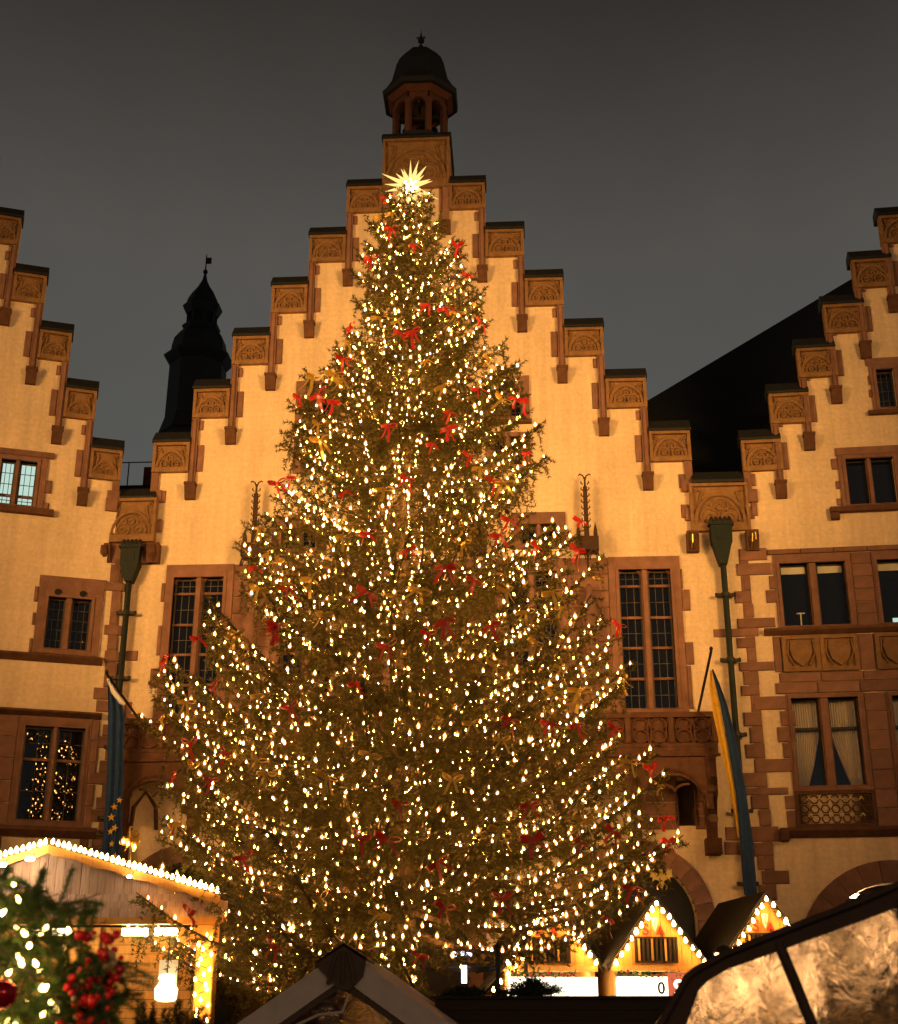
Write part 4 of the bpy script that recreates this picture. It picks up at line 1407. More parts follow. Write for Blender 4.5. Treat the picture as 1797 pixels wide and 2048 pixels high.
for nm, rws, mt, fq in (('yellow_stripe', yrows, 'yellowflag', 1.0), ('blue_stripe', brows, 'blueflag', 1.6)):
    cloth([(a - o0.x, b - o0.x, y, z - o0.z) for a, b, y, z in rws], 10, 0.035, 0.6, fq).build(nm, mt, fr, smooth=True)

# ================================================================== distant tower
tw = empty('church_tower', (-25.75, 60, 0))
tag(tw, 'distant dark baroque church tower with an onion lantern and thin spire', 'tower')
MB().lathe([(2.55, 0), (2.55, 45.2), (2.75, 45.4), (2.35, 46.8), (2.3, 51.7)], 8).build('shaft', 'slate', tw)
MB().lathe([(2.35, 51.6), (2.75, 52.1), (2.85, 52.3), (2.3, 52.7), (2.25, 53.3), (2.1, 54.0), (1.7, 54.6), (1.45, 54.9), (1.6, 55.2), (1.35, 55.4)], 8).build('dome', 'slate', tw)
for k in range(8):
    an = 2 * math.pi * (k + 0.5) / 8
    MB().box(-0.12, 0.12, -0.12, 0.12, 55.2, 56.6).build('lantern_post', 'slate', tw, (1.12 * math.cos(an), 1.12 * math.sin(an), 0), (0, 0, an))
MB().lathe([(1.3, 56.3), (1.55, 56.8), (1.65, 57.05), (1.35, 57.4), (1.25, 57.8), (0.95, 58.4), (0.55, 59.0), (0.22, 59.7), (0.1, 60.3), (0.2, 60.45), (0.2, 60.6), (0.06, 60.8), (0.04, 62.2)], 8).build('spire', 'slate', tw)
MB().box(-0.05, 0.45, -0.02, 0.02, 61.3, 61.9).build('weather_vane', 'iron', tw)

# ================================================================== christmas tree
TX, TY = -2.355, -10.0
_zl = np.array([z for z, r in SIL_L][::-1])
_rl = np.array([r for z, r in SIL_L][::-1])
_zr = np.array([z for z, r in SIL_R][::-1])
_rr = np.array([r for z, r in SIL_R][::-1])


def crown_r(z, ax):
    """crown radius at height z towards the direction with sideways component ax (-1 left, 1 right)"""
    a = float(np.interp(z, _zl, _rl))
    b = float(np.interp(z, _zr, _rr))
    mid = (a + b) / 2
    s = ax * ax
    return mid * (1 - s) + (b if ax > 0 else a) * s


rng = np.random.default_rng(11)
tree = empty('christmas_tree', (TX, TY, 0))
tag(tree, 'tall fir tree hung with lights and bows in front of the middle gable', 'tree')
MB().tube([(0, 0, 0), (0.01, 0, 3), (0, 0.02, 8), (0.01, 0, 14), (0.01, 0, 19.3)], [0.31, 0.28, 0.2, 0.1, 0.03], 12).build('trunk', 'bark', tree, smooth=True)

branches = MB()
TW = []      # twigs: start, direction, length
BP = []      # points along the branches where a bulb can hang
PRIM = []
LEVELS = [3.0, 3.9, 4.9, 5.95, 7.0, 8.05, 9.1, 10.1, 11.1, 12.15, 13.2, 14.15, 14.95, 15.65, 16.3, 16.9, 17.45, 18.0, 18.5, 18.95]
for lv, z in enumerate(LEVELS):
    rm = (crown_r(z, -1) + crown_r(z, 1)) / 2
    nb_ = int(max(5, 2 * math.pi * rm / (1.12 if z < 14 else 0.75) + 3))
    off = rng.random() * 6.28
    for k in range(nb_):
        az = off + 2 * math.pi * (k + rng.uniform(-0.38, 0.38)) / nb_
        ax, ay = math.sin(az), -math.cos(az)     # ay<0 is towards the camera
        if ay > 0.4 and rng.random() < 0.4:
            continue
        if z < 3.5 and ax > 0.05:
            continue
        if z < 4.4 and ax > 0.12 and (z < 4.2 or rng.random() < 0.6):
            continue
        zt = z + rng.normal(0, 0.10)
        lob = math.sin(az * 3 + zt * 1.9) * 0.6 + math.sin(az * 5 - zt * 2.7 + 1.3) * 0.4
        r = crown_r(zt, ax) * (rng.uniform(0.78, 1.04) + 0.12 * lob * (1 - ax * ax * 0.6) - 0.03)
        PRIM.append((zt, ax, ay, r, 0))
        if rng.random() < 0.6:
            # a short inner branch between the tiers
            a2 = az + rng.uniform(-0.4, 0.4)
            PRIM.append((zt + rng.uniform(0.3, 0.65), math.sin(a2), -math.cos(a2), r * rng.uniform(0.4, 0.68), 2))
# the branch tips that make the outline
for sil, s in ((SIL_L, -1), (SIL_R, 1)):
    for zt, r in sil:
        if s > 0 and zt < 3.8:
            continue
        for _ in range(2):
            a_ = rng.uniform(-0.32, 0.32)
            PRIM.append((zt + rng.uniform(-0.08, 0.08), s * math.cos(a_), math.sin(a_), r * (1.04 if _ == 0 else 0.93), 1))
for zt, ax, ay, r, tipb in PRIM:
    up = 0.34 if zt > 9 else 0.34 * (zt / 9) - 0.02
    z0 = min(max(zt - up * r, 1.9), 19.2)
    sag = 0.17 * r + 0.05
    side = rng.uniform(-0.12, 0.12)
    pts = []
    for i in range(8):
        t = i / 7
        pts.append(np.array([ax * r * t - ay * side * math.sin(math.pi * t) * r, ay * r * t + ax * side * math.sin(math.pi * t) * r, z0 + (zt - z0) * t ** 1.5 - sag * math.sin(math.pi * t) * (0.6 + 0.4 * t)]))
    br0 = 0.012 + 0.011 * r
    branches.tube(pts, [br0 * (1 - 0.85 * i / 7) + 0.004 for i in range(8)], 4, False)
    P = np.array(pts)
    seg = np.linalg.norm(np.diff(P, axis=0), axis=1)
    cum = np.concatenate([[0], np.cumsum(seg)])
    Ltot = cum[-1]

    def at(s_):
        q = np.array([np.interp(s_, cum, P[:, c]) for c in range(3)])
        q2 = np.array([np.interp(min(s_ + 0.05, Ltot), cum, P[:, c]) for c in range(3)])
        q1 = np.array([np.interp(max(s_ - 0.05, 0), cum, P[:, c]) for c in range(3)])
        d_ = q2 - q1
        return q, d_ / (np.linalg.norm(d_) + 1e-9)
    s_ = 0.12 * Ltot + 0.05
    flip = 1
    while s_ < Ltot:
        q, d_ = at(s_)
        t = s_ / Ltot
        lat = np.cross(d_, [0, 0, 1.0])
        lat /= np.linalg.norm(lat) + 1e-9
        ln = (0.17 + 0.10 * (zt > 13) + 0.55 * (1 - 0.75 * t) * min(1.0, r / 3.5)) * rng.uniform(0.6, 1.15)
        dd = d_ * rng.uniform(0.45, 0.8) + lat * flip * rng.uniform(0.6, 0.95) + np.array([0, 0, -0.22 + 0.2 * (zt > 14)])
        TW.append((q, dd / np.linalg.norm(dd), ln))
        if rng.random() < (0.62 if zt < 13 else 0.45) and (zt > 5.3 or ax < 0.1 or rng.random() < 0.35):
            # hanging sprays
            hd = np.array([rng.normal(0, 0.14), rng.normal(0, 0.14), -1.0]) + d_ * 0.25
            TW.append((q + lat * flip * ln * rng.random() * 0.7, hd / np.linalg.norm(hd), rng.uniform(0.18, 0.6) * min(1, 0.25 + r / 3.0)))
        flip = -flip
        s_ += (0.15 if zt < 13 else 0.10) * rng.uniform(0.7, 1.3)
    TW.append((P[-2], (P[-1] - P[-2]) / (np.linalg.norm(P[-1] - P[-2]) + 1e-9), seg[-1] + 0.12))
    # bulbs strung along this branch
    if ay < 0.55 and zt > 3.05:
        dens = (0.40 if zt < 8 else (0.30 if zt < 12 else 0.19)) / rng.uniform(0.6, 1.35)
        if tipb == 1:
            dens = 0.2
        if tipb == 2:
            dens = 0.8
        if tipb == 0 and rng.random() < 0.14:
            dens = 1.2
        s_ = 0.22 * Ltot + rng.random() * 0.3
        while s_ < Ltot:
            q, d_ = at(s_)
            BP.append(q + np.array([rng.normal(0, 0.035), rng.normal(0, 0.035), rng.uniform(0.0, 0.08)]))
            s_ += dens * rng.uniform(0.6, 1.4)
for a0_ in (-1.0, -0.45, 0.05, 0.5, 1.05):
    zz_ = 2.7
    while zz_ < 15.5:
        q_ = (0.45 + 0.35 * math.sin(zz_ * 2.1 + a0_ * 9)) * min(1.0, (18 - zz_) / 9) + 0.12
        a_ = a0_ + 0.3 * math.sin(zz_ * 1.3 + a0_ * 5)
        q_ += 0.55 * max(0.0, 1 - zz_ / 14)
        BP.append(np.array([math.sin(a_) * q_, -math.cos(a_) * q_, zz_]))
        zz_ += 0.15 * rng.uniform(0.6, 1.5)
branches.build('branches', 'bark', tree)


def needle_mesh(TW, step, nl, nw, k, seed, jitter=0.3, stem=True):
    """needle sprays along twigs -> (verts, tris)"""
    g_ = np.random.default_rng(seed)
    S, D = [], []
    for q, d_, ln in TW:
        n_ = max(2, int(ln / step))
        tt = (np.arange(n_) + 0.5) / n_
        pos = q[None, :] + d_[None, :] * (tt * ln)[:, None]
        pos[:, 2] -= 0.22 * ln * tt ** 2
        S.append(pos)
        D.append(np.repeat(d_[None, :], n_, 0) + np.array([0, 0, -0.35])[None, :] * (tt[:, None] ** 1.0) * 0.7)
    S = np.concatenate(S)
    D = np.concatenate(D)
    D = D + g_.normal(0, jitter * 0.5, D.shape)
    D /= np.linalg.norm(D, axis=1, keepdims=True)
    N = len(S)
    ref = np.tile(np.array([[0.0, 0.0, 1.0]]), (N, 1))
    ref[np.abs(D[:, 2]) > 0.9] = [1.0, 0, 0]
    A = np.cross(D, ref)
    A /= np.linalg.norm(A, axis=1, keepdims=True)
    B = np.cross(D, A)
    V = []
    for j in range(k):
        ph = g_.uniform(0, 6.283, N)
        rad = A * np.cos(ph)[:, None] + B * np.sin(ph)[:, None]
        nd = D * g_.uniform(0.35, 0.9, N)[:, None] + rad
        nd /= np.linalg.norm(nd, axis=1, keepdims=True)
        base = S + D * (g_.uniform(-0.5, 0.5, N) * step)[:, None]
        wv = np.cross(nd, g_.normal(0, 1, (N, 3)))
        wv /= np.linalg.norm(wv, axis=1, keepdims=True) + 1e-9
        L_ = (nl * g_.uniform(0.7, 1.3, N))[:, None]
        V.append(np.stack([base - wv * nw, base + wv * nw, base + nd * L_], 1))
    if stem:
        wv = A
        V.append(np.stack([S - D * step * 0.6 - wv * nw * 0.7, S - D * step * 0.6 + wv * nw * 0.7, S + D * step * 0.8], 1))
    V = np.concatenate(V).reshape(-1, 3)
    F = np.arange(len(V)).reshape(-1, 3)
    return V, F


V, F = needle_mesh(TW, 0.062, 0.085, 0.0115, 7, 5)
fo = link('foliage', np_mesh('foliage', V, F, 'needles'), tree)
fo['kind'] = 'stuff'
print('tree prims', len(PRIM), 'twigs', len(TW), 'needle tris', len(F), 'bulbs', len(BP))

# ------------------------------------------------------------------ fairy lights
fairy = empty('light_string', (TX, TY, 0))
tag(fairy, 'string of small warm white bulbs wound all over the tall fir tree', 'fairy lights')
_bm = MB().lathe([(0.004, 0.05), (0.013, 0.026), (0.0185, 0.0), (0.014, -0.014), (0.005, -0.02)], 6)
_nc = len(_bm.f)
_bm.lathe([(0.006, 0.104), (0.030, 0.062), (0.051, 0.006), (0.038, -0.036), (0.01, -0.056)], 6)  # outer shell: warm halo modelled round the bulb
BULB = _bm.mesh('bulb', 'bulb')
BULB.materials.append(M['bulbhalo'])
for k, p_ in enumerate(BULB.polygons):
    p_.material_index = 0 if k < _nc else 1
BP = [b for b in BP]
order = sorted(range(len(BP)), key=lambda i: BP[i][1])
front = set(order[:300])
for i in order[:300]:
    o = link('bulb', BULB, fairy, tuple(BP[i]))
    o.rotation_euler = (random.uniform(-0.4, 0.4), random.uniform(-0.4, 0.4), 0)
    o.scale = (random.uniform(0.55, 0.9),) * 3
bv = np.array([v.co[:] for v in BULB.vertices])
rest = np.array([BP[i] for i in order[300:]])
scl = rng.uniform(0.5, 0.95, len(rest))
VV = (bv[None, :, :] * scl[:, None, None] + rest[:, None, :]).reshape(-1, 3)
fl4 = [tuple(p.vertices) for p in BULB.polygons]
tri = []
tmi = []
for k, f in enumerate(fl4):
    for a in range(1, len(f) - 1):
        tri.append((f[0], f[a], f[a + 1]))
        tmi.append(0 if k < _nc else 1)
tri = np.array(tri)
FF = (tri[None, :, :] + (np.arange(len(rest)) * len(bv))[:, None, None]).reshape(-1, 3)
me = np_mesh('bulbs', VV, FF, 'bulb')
me.materials.append(M['bulbhalo'])
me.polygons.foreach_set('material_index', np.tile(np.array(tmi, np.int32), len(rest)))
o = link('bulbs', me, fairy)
o['kind'] = 'stuff'

# ------------------------------------------------------------------ star on the tip
star = empty('tree_star', (TX + 0.01, TY, 19.74))
tag(star, 'glowing many pointed yellow star on the tip of the tall tree', 'star')
bm = bmesh.new()
bmesh.ops.create_icosphere(bm, subdivisions=2, radius=0.19)
me = bpy.data.meshes.new('core')
bm.to_mesh(me)
bm.free()
me.materials.append(M['starcore'])
link('core', me, star)
ga = math.pi * (3 - math.sqrt(5))
for k in range(30):
    zz = 1 - 2 * (k + 0.5) / 30
    rr_ = math.sqrt(1 - zz * zz)
    d_ = Vector((rr_ * math.cos(ga * k), rr_ * math.sin(ga * k), zz))
    ln = (0.74, 0.48, 0.6)[k % 3]
    key = ('ray', ln)
    if key not in CACHE:
        CACHE[key] = MB().add([(0.05, 0.05, 0.1), (-0.05, 0.05, 0.1), (-0.05, -0.05, 0.1), (0.05, -0.05, 0.1), (0, 0, ln)],
                              [(0, 1, 4), (1, 2, 4), (2, 3, 4), (3, 0, 4), (3, 2, 1, 0)]).mesh('star_ray', 'star')
    o = link('star_ray', CACHE[key], star)
    o.rotation_euler = d_.to_track_quat('Z', 'Y').to_euler()


# ------------------------------------------------------------------ ribbon bows
def strip(path, w, side):
    """a ribbon strip through path points, width vector along side"""
    vs = []
    fs = []
    sd = Vector(side).normalized() * w / 2
    for p in path:
        p = Vector(p)
        vs += [tuple(p - sd), tuple(p + sd)]
    for i in range(len(path) - 1):
        fs.append((2 * i, 2 * i + 1, 2 * i + 3, 2 * i + 2))
    return vs, fs


LOOP = []
for q in range(3):
    m = MB()
    p = []
    for i in range(9):
        a = math.pi * 2 * i / 8
        p.append((0.02 + 0.115 * (1 - math.cos(a)), -0.02 * math.sin(a) * 1.5 - 0.02, 0.026 * math.sin(a) * (1 + 0.4 * q) + 0.035 * q * (1 - math.cos(a)) - 0.02 * (1 - math.cos(a))))
    m.add(*strip(p, 0.10, (0, 0.75, 0.66)))
    LOOP.append(m)
TAIL = []
for q in range(3):
    m = MB()
    p = [(0.01 + (0.05 + 0.09 * q) * (i / 6) ** 0.8, -0.03 - 0.02 * math.sin(i * 1.3), -0.40 * (i / 6) * (1 - 0.1 * q)) for i in range(7)]
    m.add(*strip(p, 0.075, (1, 0.5, 0)))
    TAIL.append(m)
BM = {}
for mt in ('red', 'ribbongold'):
    BM[mt] = ([x.mesh('loop', mt, True) for x in LOOP], [x.mesh('tail', mt, True) for x in TAIL],
              MB().lathe([(0.0, -0.035), (0.03, -0.025), (0.038, 0.0), (0.03, 0.025), (0.0, 0.035)], 7).mesh('knot', mt, True))

TIERS = [(17.2, 'close under the star'), (15.4, 'in the narrow treetop'), (13.4, 'just above the small gable windows'),
         (11.6, 'level with the small gable windows'), (10.0, 'level with the stone canopies'),
         (8.4, 'level with the tall windows'), (6.9, 'level with the tall windows\' foot'),
         (5.6, 'level with the balcony'), (4.3, 'below the balcony'), (0.0, 'on the lowest boughs')]


def describe(lst, colour):
    """a label of its own for each bow: its height on the tree by landmark, its side, and its rank among those"""
    buckets = {}
    for i, (x, y, zz) in enumerate(lst):
        tn = next(n_ for lo, n_ in TIERS if zz >= lo)
        rl = crown_r(zz, -1)
        rr__ = crown_r(zz, 1)
        dx = x - TX
        if dx < -0.62 * rl:
            sd = 'left edge of tree'
        elif dx > 0.62 * rr__:
            sd = 'right edge of tree'
        elif dx < 0:
            sd = 'left of the trunk'
        else:
            sd = 'right of the trunk'
        buckets.setdefault((tn, sd), []).append(i)
    lab = {}
    rank = {1: [''], 2: ['upper ', 'lower '], 3: ['topmost ', 'middle ', 'lowest '], 4: ['topmost ', 'second highest ', 'second lowest ', 'lowest '],
            5: ['topmost ', 'second highest ', 'middle ', 'second lowest ', 'lowest ']}
    for (tn, sd), ids in buckets.items():
        ids.sort(key=lambda i: -lst[i][2])
        names = rank.get(len(ids)) or ['number %d from top, ' % (q + 1) for q in range(len(ids))]
        for nme, i in zip(names, ids):
            lab[i] = '%s%s bow %s, %s' % (nme, colour, tn, sd)
    return lab


for lst, colour, mt in ((RED, 'red', 'red'), (GOLD, 'gold', 'ribbongold')):
    labs = describe(lst, colour)
    for i, (x, y, zz) in enumerate(lst):
        az = math.atan2(x - TX, -(y - TY))
        out = Vector((math.sin(az), -math.cos(az), 0)) * 0.0
        b = link('ribbon_bow', None, None, (x + out.x, y + out.y, zz), (random.uniform(-0.3, 0.3), random.uniform(-0.45, 0.45), az * 0.6 + random.uniform(-0.5, 0.5)))
        sc_ = random.uniform(0.58, 0.88)
        b.scale = (sc_, sc_, sc_)
        tag(b, labs[i], 'bow', '%s ribbon bows on the tree' % colour)
        lm, tm, km = BM[mt]
        link('knot', km, b)
        for s in (-1, 1):
            o = link('loop', random.choice(lm), b, (0, 0, 0), (0, 0, 0 if s > 0 else math.pi))
            if random.random() < 0.92:
                o = link('tail', random.choice(tm), b)
                o.scale = (s, 1, random.uniform(0.7, 1.25))

# ================================================================== market stalls on the right
def text_obj(name, s, size, mat, parent, loc, rot=(R(90), 0, 0), ext=0.012):
    c = bpy.data.curves.new(name, 'FONT')
    c.body = s
    c.size = size
    c.align_x = 'CENTER'
    c.align_y = 'CENTER'
    c.extrude = ext
    c.offset = 0.006
    tmp = bpy.data.objects.new('tmp', c)
    COL.objects.link(tmp)
    bpy.context.view_layer.update()
    me_ = bpy.data.meshes.new_from_object(tmp.evaluated_get(bpy.context.evaluated_depsgraph_get()))
    bpy.data.objects.remove(tmp)
    me_.name = name
    me_.materials.clear()
    me_.materials.append(M[mat])
    return link(name, me_, parent, loc, rot)


BIGBULB = MB().lathe([(0.006, 0.085), (0.02, 0.06), (0.04, 0.015), (0.042, -0.01), (0.028, -0.036), (0.008, -0.044)], 8).mesh('bulb', 'bigbulb', True)


def rake_lights(t, pts, label, wire_y, size=1.0, group=None, parent_rot=None, jit=0.02):
    s = empty('light_string', t.location, t.rotation_euler.z)
    tag(s, label, 'bulb string', group)
    MB().tube([(x, wire_y, z_ + 0.05) for x, z_ in pts], 0.012, 5).build('cable', 'iron', s)
    for x, z_ in pts:
        o = link('bulb', BIGBULB, s, (x + random.uniform(-jit, jit), wire_y - 0.03, z_ + random.uniform(-jit, jit)), (random.uniform(-0.2, 0.2), random.uniform(-0.25, 0.25), 0))
        k = size * random.uniform(0.82, 1.15)
        o.scale = (k, k, k)
    return s


def stall(px_, za, hw, ze, label, sign, labs):
    xs_ = hw * 0.98 if sign == 0 else hw * 0.12
    t = empty('market_stall', (px_, -5.0, 0), R(10.8))
    tag(t, label, 'market stall', 'gabled wooden market stalls')
    dp = 3.1
    slope = (za - ze) / hw
    ov = 0.16
    # roof slabs
    for s in (-1, 1):
        m = MB()
        xe = s * (hw + ov)
        m.prism([(0, za + 0.10), (xe, za + 0.10 - slope * (hw + ov)), (xe, za + 0.02 - slope * (hw + ov)), (0, za + 0.01)], -0.14, dp, 'y')
        m.build('roof_slab', 'roofdark', t)
    m = MB()
    for s in (-1, 1):
        m.prism([(0, za), (s * (hw + ov), za - slope * (hw + ov)), (s * (hw + ov), za - slope * (hw + ov) - 0.07), (0, za - 0.1)], -0.17, -0.145, 'y')
    m.build('bargeboard', 'darkwood', t)
    # vertical gable boards, each one a board
    nb_ = 9
    wb = 2 * hw / nb_
    for k in range(nb_):
        a, b = -hw + k * wb, -hw + (k + 1) * wb
        def top(x):
            return za - slope * abs(x)
        poly = [(a + 0.004, ze - 0.12), (b - 0.004, ze - 0.12), (b - 0.004, max(ze - 0.1, top(b - 0.004)))]
        if a < 0 < b:
            poly.append((0, za))
        poly.append((a + 0.004, max(ze - 0.1, top(a + 0.004))))
        yj = random.uniform(-0.006, 0.006)
        MB().prism(poly, yj, 0.03 + yj, 'y').build('gable_board', 'wood', t)
    # slatted hatch
    hz0, hz1 = ze - 0.02, ze + 0.44
    m = MB()
    m.grid([(-0.50, 0.46, hz0 - 0.04, hz1 + 0.04)], [(-0.46, 0.42, hz0, hz1)], -0.06, -0.01)
    hf = m.build('hatch', 'darkwood', t)
    MB().box(-0.46, 0.42, -0.018, -0.012, hz0, hz1).build('hatch_back', 'black', hf)
    for k in range(9):
        x = -0.43 + k * 0.1
        MB().box(x, x + 0.045, -0.045, -0.02, hz0, hz1).build('slat', 'darkwood' if k % 3 else 'wood', hf)
    # painted letter and white cone shaped sign above the hatch
    text_obj('letter', 'S', 0.34, 'signpaint', t, (-0.24, -0.03, hz1 + 0.18))
    text_obj('letter', 'A', 0.26, 'signpaint', t, (0.10, -0.03, hz1 + 0.16))
    MB().lathe([(0.01, 0.0), (0.05, 0.12), (0.075, 0.27), (0.05, 0.3), (0.0, 0.31)], 8).build('cone_sign', 'white', t, (-0.04, -0.09, hz1 + 0.14))
    # fascia beam, body, counter
    MB().box(-hw - 0.05, hw + 0.05, -0.08, 0.1, ze - 0.24, ze - 0.12).build('fascia_beam', 'wood', t)
    for x in (-hw, hw - 0.1):
        MB().box(x, x + 0.1, 0.0, 0.1, 0, ze - 0.24).build('corner_post', 'wood', t)
    m = MB()
    m.box(-hw, hw, dp - 0.1, dp, 0, ze - 0.2)
    m.box(-hw, -hw + 0.04, 0.1, dp - 0.1, 0, ze - 0.1)
    m.box(hw - 0.04, hw, 0.1, dp - 0.1, 0, ze - 0.1)
    m.build('stall_wall', 'wood', t)
    MB().box(-hw, hw, -0.35, 0.4, 0.95, 1.05).box(-hw, hw, -0.02, 0.03, 0, 0.95).build('counter', 'wood', t)
    m = MB()
    m.box(-hw + 0.15, hw - 0.2, 0.5, 0.62, ze - 0.42, ze - 0.34)
    m.build('ceiling_tube', 'tube', t)
    # lit sign box hanging over the counter
    m = MB()
    sb = MB().box(-hw + 0.02, xs_, -0.30, -0.14, ze - 0.86, ze - 0.36).build('sign_box', 'sign', t)
    for k in range(3):
        if -hw + 0.53 + k * 0.48 > xs_ - 0.1:
            continue
        MB().box(-hw + 0.52 + k * 0.48, -hw + 0.53 + k * 0.48, -0.305, -0.30, ze - 0.86, ze - 0.36).build('sign_joint', 'black', sb)
    if sign:
        text_obj('letter', '0', 0.34, 'black', sb, (xs_ - 0.15, -0.303, ze - 0.6))
        rb = MB().box(xs_ + 0.02, hw + 0.02, -0.28, -0.14, ze - 0.9, ze - 0.28).build('red_sign', 'signred', t)
        text_obj('letter', 'S', 0.52, 'sign', rb, (xs_ + 0.24, -0.3, ze - 0.62), ext=0.02)
    # bulbs along the rake
    pts = []
    n = 9
    for k in range(n):
        f = k / (n - 1)
        pts.append((-(hw - 0.02) * (1 - f), ze + (za - ze) * f - 0.07))
    for k in range(1, n):
        f = k / (n - 1)
        pts.append(((hw - 0.02) * f, za - (za - ze) * f - 0.07))
    rake_lights(t, pts, labs[0], -0.2, group='bulb strings on the stall gables')
    # fir garland with ornaments under the fascia
    ga_ = empty('fir_garland', t.location, t.rotation_euler.z)
    tag(ga_, labs[1], 'garland', 'fir garlands on the stalls')
    tw_ = []
    for k in range(90):
        x = random.uniform(-hw, hw * 0.5)
        d_ = np.array([random.uniform(-0.7, 0.7), random.uniform(-0.8, 0.1), random.uniform(-1.0, 0.3)])
        tw_.append((np.array([x, -0.2, ze - 0.28 + random.uniform(-0.06, 0.03)]), d_ / np.linalg.norm(d_), random.uniform(0.08, 0.2)))
    v_, f_ = needle_mesh(tw_, 0.03, 0.04, 0.005, 7, 3)
    q = link('foliage', np_mesh('foliage', v_, f_, 'needles2'), ga_)
    q['kind'] = 'stuff'
    for k in range(11):
        x = -hw + 0.1 + k * 0.135
        MB().lathe([(0.0, -0.035), (0.025, -0.025), (0.035, 0), (0.025, 0.025), (0, 0.035)], 8).build('ornament', random.choice(['berry', 'ribbongold', 'red', 'palebead']), ga_, (x, -0.34, ze - 0.30 + random.uniform(-0.06, 0.05)), smooth=True)
    return t


stall(0.48, 4.33, 1.0, 3.05, 'gabled pine stall partly behind the tree boughs', 0, ('bulb string on the stall gable half hidden by the tree', 'fir garland on the stall behind the tree boughs'))
stall(2.82, 4.30, 1.0, 3.05, 'gabled pine stall with its dark slatted hatch in full view', 1, ('bulb string on the stall gable with the hatch in full view', 'fir garland over the lit sign of the middle stall'))
stall(5.22, 4.38, 0.98, 3.12, 'gabled pine stall whose lower half the dark tent edge hides', 2, ('bulb string on the stall gable cut off by the dark tent', 'fir garland on the stall behind the dark tent edge'))

# gold eagle emblem above the middle stall
ea = empty('eagle_emblem', (3.2, -3.0, 4.97))
tag(ea, 'small gold eagle emblem with spread wings above the middle stall', 'emblem')
m = MB()
m.prism([(-0.05, 0.1), (-0.06, -0.1), (-0.03, -0.2), (0.0, -0.26), (0.03, -0.2), (0.06, -0.1), (0.05, 0.1), (0.03, 0.16), (0.06, 0.2), (0.0, 0.24), (-0.09, 0.2), (-0.03, 0.17)], -0.02, 0.02, 'y')
m.build('body', 'gold', ea)
for s in (-1, 1):
    m = MB()
    m.prism([(s * 0.04, 0.08), (s * 0.12, 0.14), (s * 0.16, 0.24), (s * 0.2, 0.2), (s * 0.26, 0.22), (s * 0.25, 0.1), (s * 0.28, 0.02), (s * 0.2, 0.03), (s * 0.22, -0.08), (s * 0.14, -0.02), (s * 0.05, -0.06)], -0.015, 0.015, 'y')
    m.build('wing', 'gold', ea)
    m = MB()
    m.tube([(s * 0.04, 0, -0.1), (s * 0.12, -0.01, -0.18), (s * 0.1, -0.01, -0.26)], 0.018, 5)
    m.build('claw', 'gold', ea)
MB().tube([(0, 0.05, -0.2), (0, 0.1, -4.9)], 0.02, 6).build('pole', 'iron', ea)

# white light and green sign of a booth behind the trunk
bo = empty('market_booth', (-1.4, -4.0, 0))
tag(bo, 'small dark booth with a cold white lamp and green sign beside the trunk', 'market booth')
MB().box(-0.75, 0.6, 0.1, 1.4, 0, 2.25).build('booth_wall', 'darkwood', bo)
MB().prism([(-0.1, 2.95), (1.5, 3.1), (1.5, 2.9), (-0.1, 2.85)], -0.85, 0.7, 'x').build('booth_roof', 'roofdark', bo)
for k in range(3):
    MB().lathe([(0.0, -0.05), (0.07, -0.03), (0.09, 0.03), (0.03, 0.08)], 8).build('lamp', 'coldlight', bo, (-0.28 + k * 0.17, -0.15, 3.2 + 0.03 * (k % 2)), smooth=True)
MB().box(-0.1, 0.02, -0.16, -0.12, 2.6, 2.98).build('lamp', 'coldlight', bo)
MB().box(-0.12, 0.18, -0.12, -0.06, 2.28, 2.42).build('green_sign', 'greenglow', bo)

# green tarpaulin roof slope left of the stalls
tp = empty('stall_awning', (-0.15, -5.3, 0))
tag(tp, 'dark green slanting awning edge between the tree trunk and the stalls', 'awning')
m = MB()
m.prism([(-1.05, 2.35), (0.15, 3.55), (0.15, 3.4), (-0.9, 2.3)], -0.1, 1.6, 'y')
m.build('canopy', 'roofdark', tp)
for k in range(5):
    o = link('bulb', BIGBULB, tp, (-0.6 + k * 0.16, -0.14, 2.42 + k * 0.16))
    o.scale = (0.9, 0.9, 0.9)
MB().tube([(0.1, 0, 3.4), (0.1, 0, 0)], 0.05, 8).build('pole', 'iron', tp)

# ================================================================== big chalet at the left
lc = empty('market_stall', (-8.71, -11.0, 0))
tag(lc, 'wide pale boarded stall with a low bulb-lit roof at the left', 'market stall')
ZA = 4.80
SL_ = 0.282


def ctop(x):
    return ZA - SL_ * abs(x)


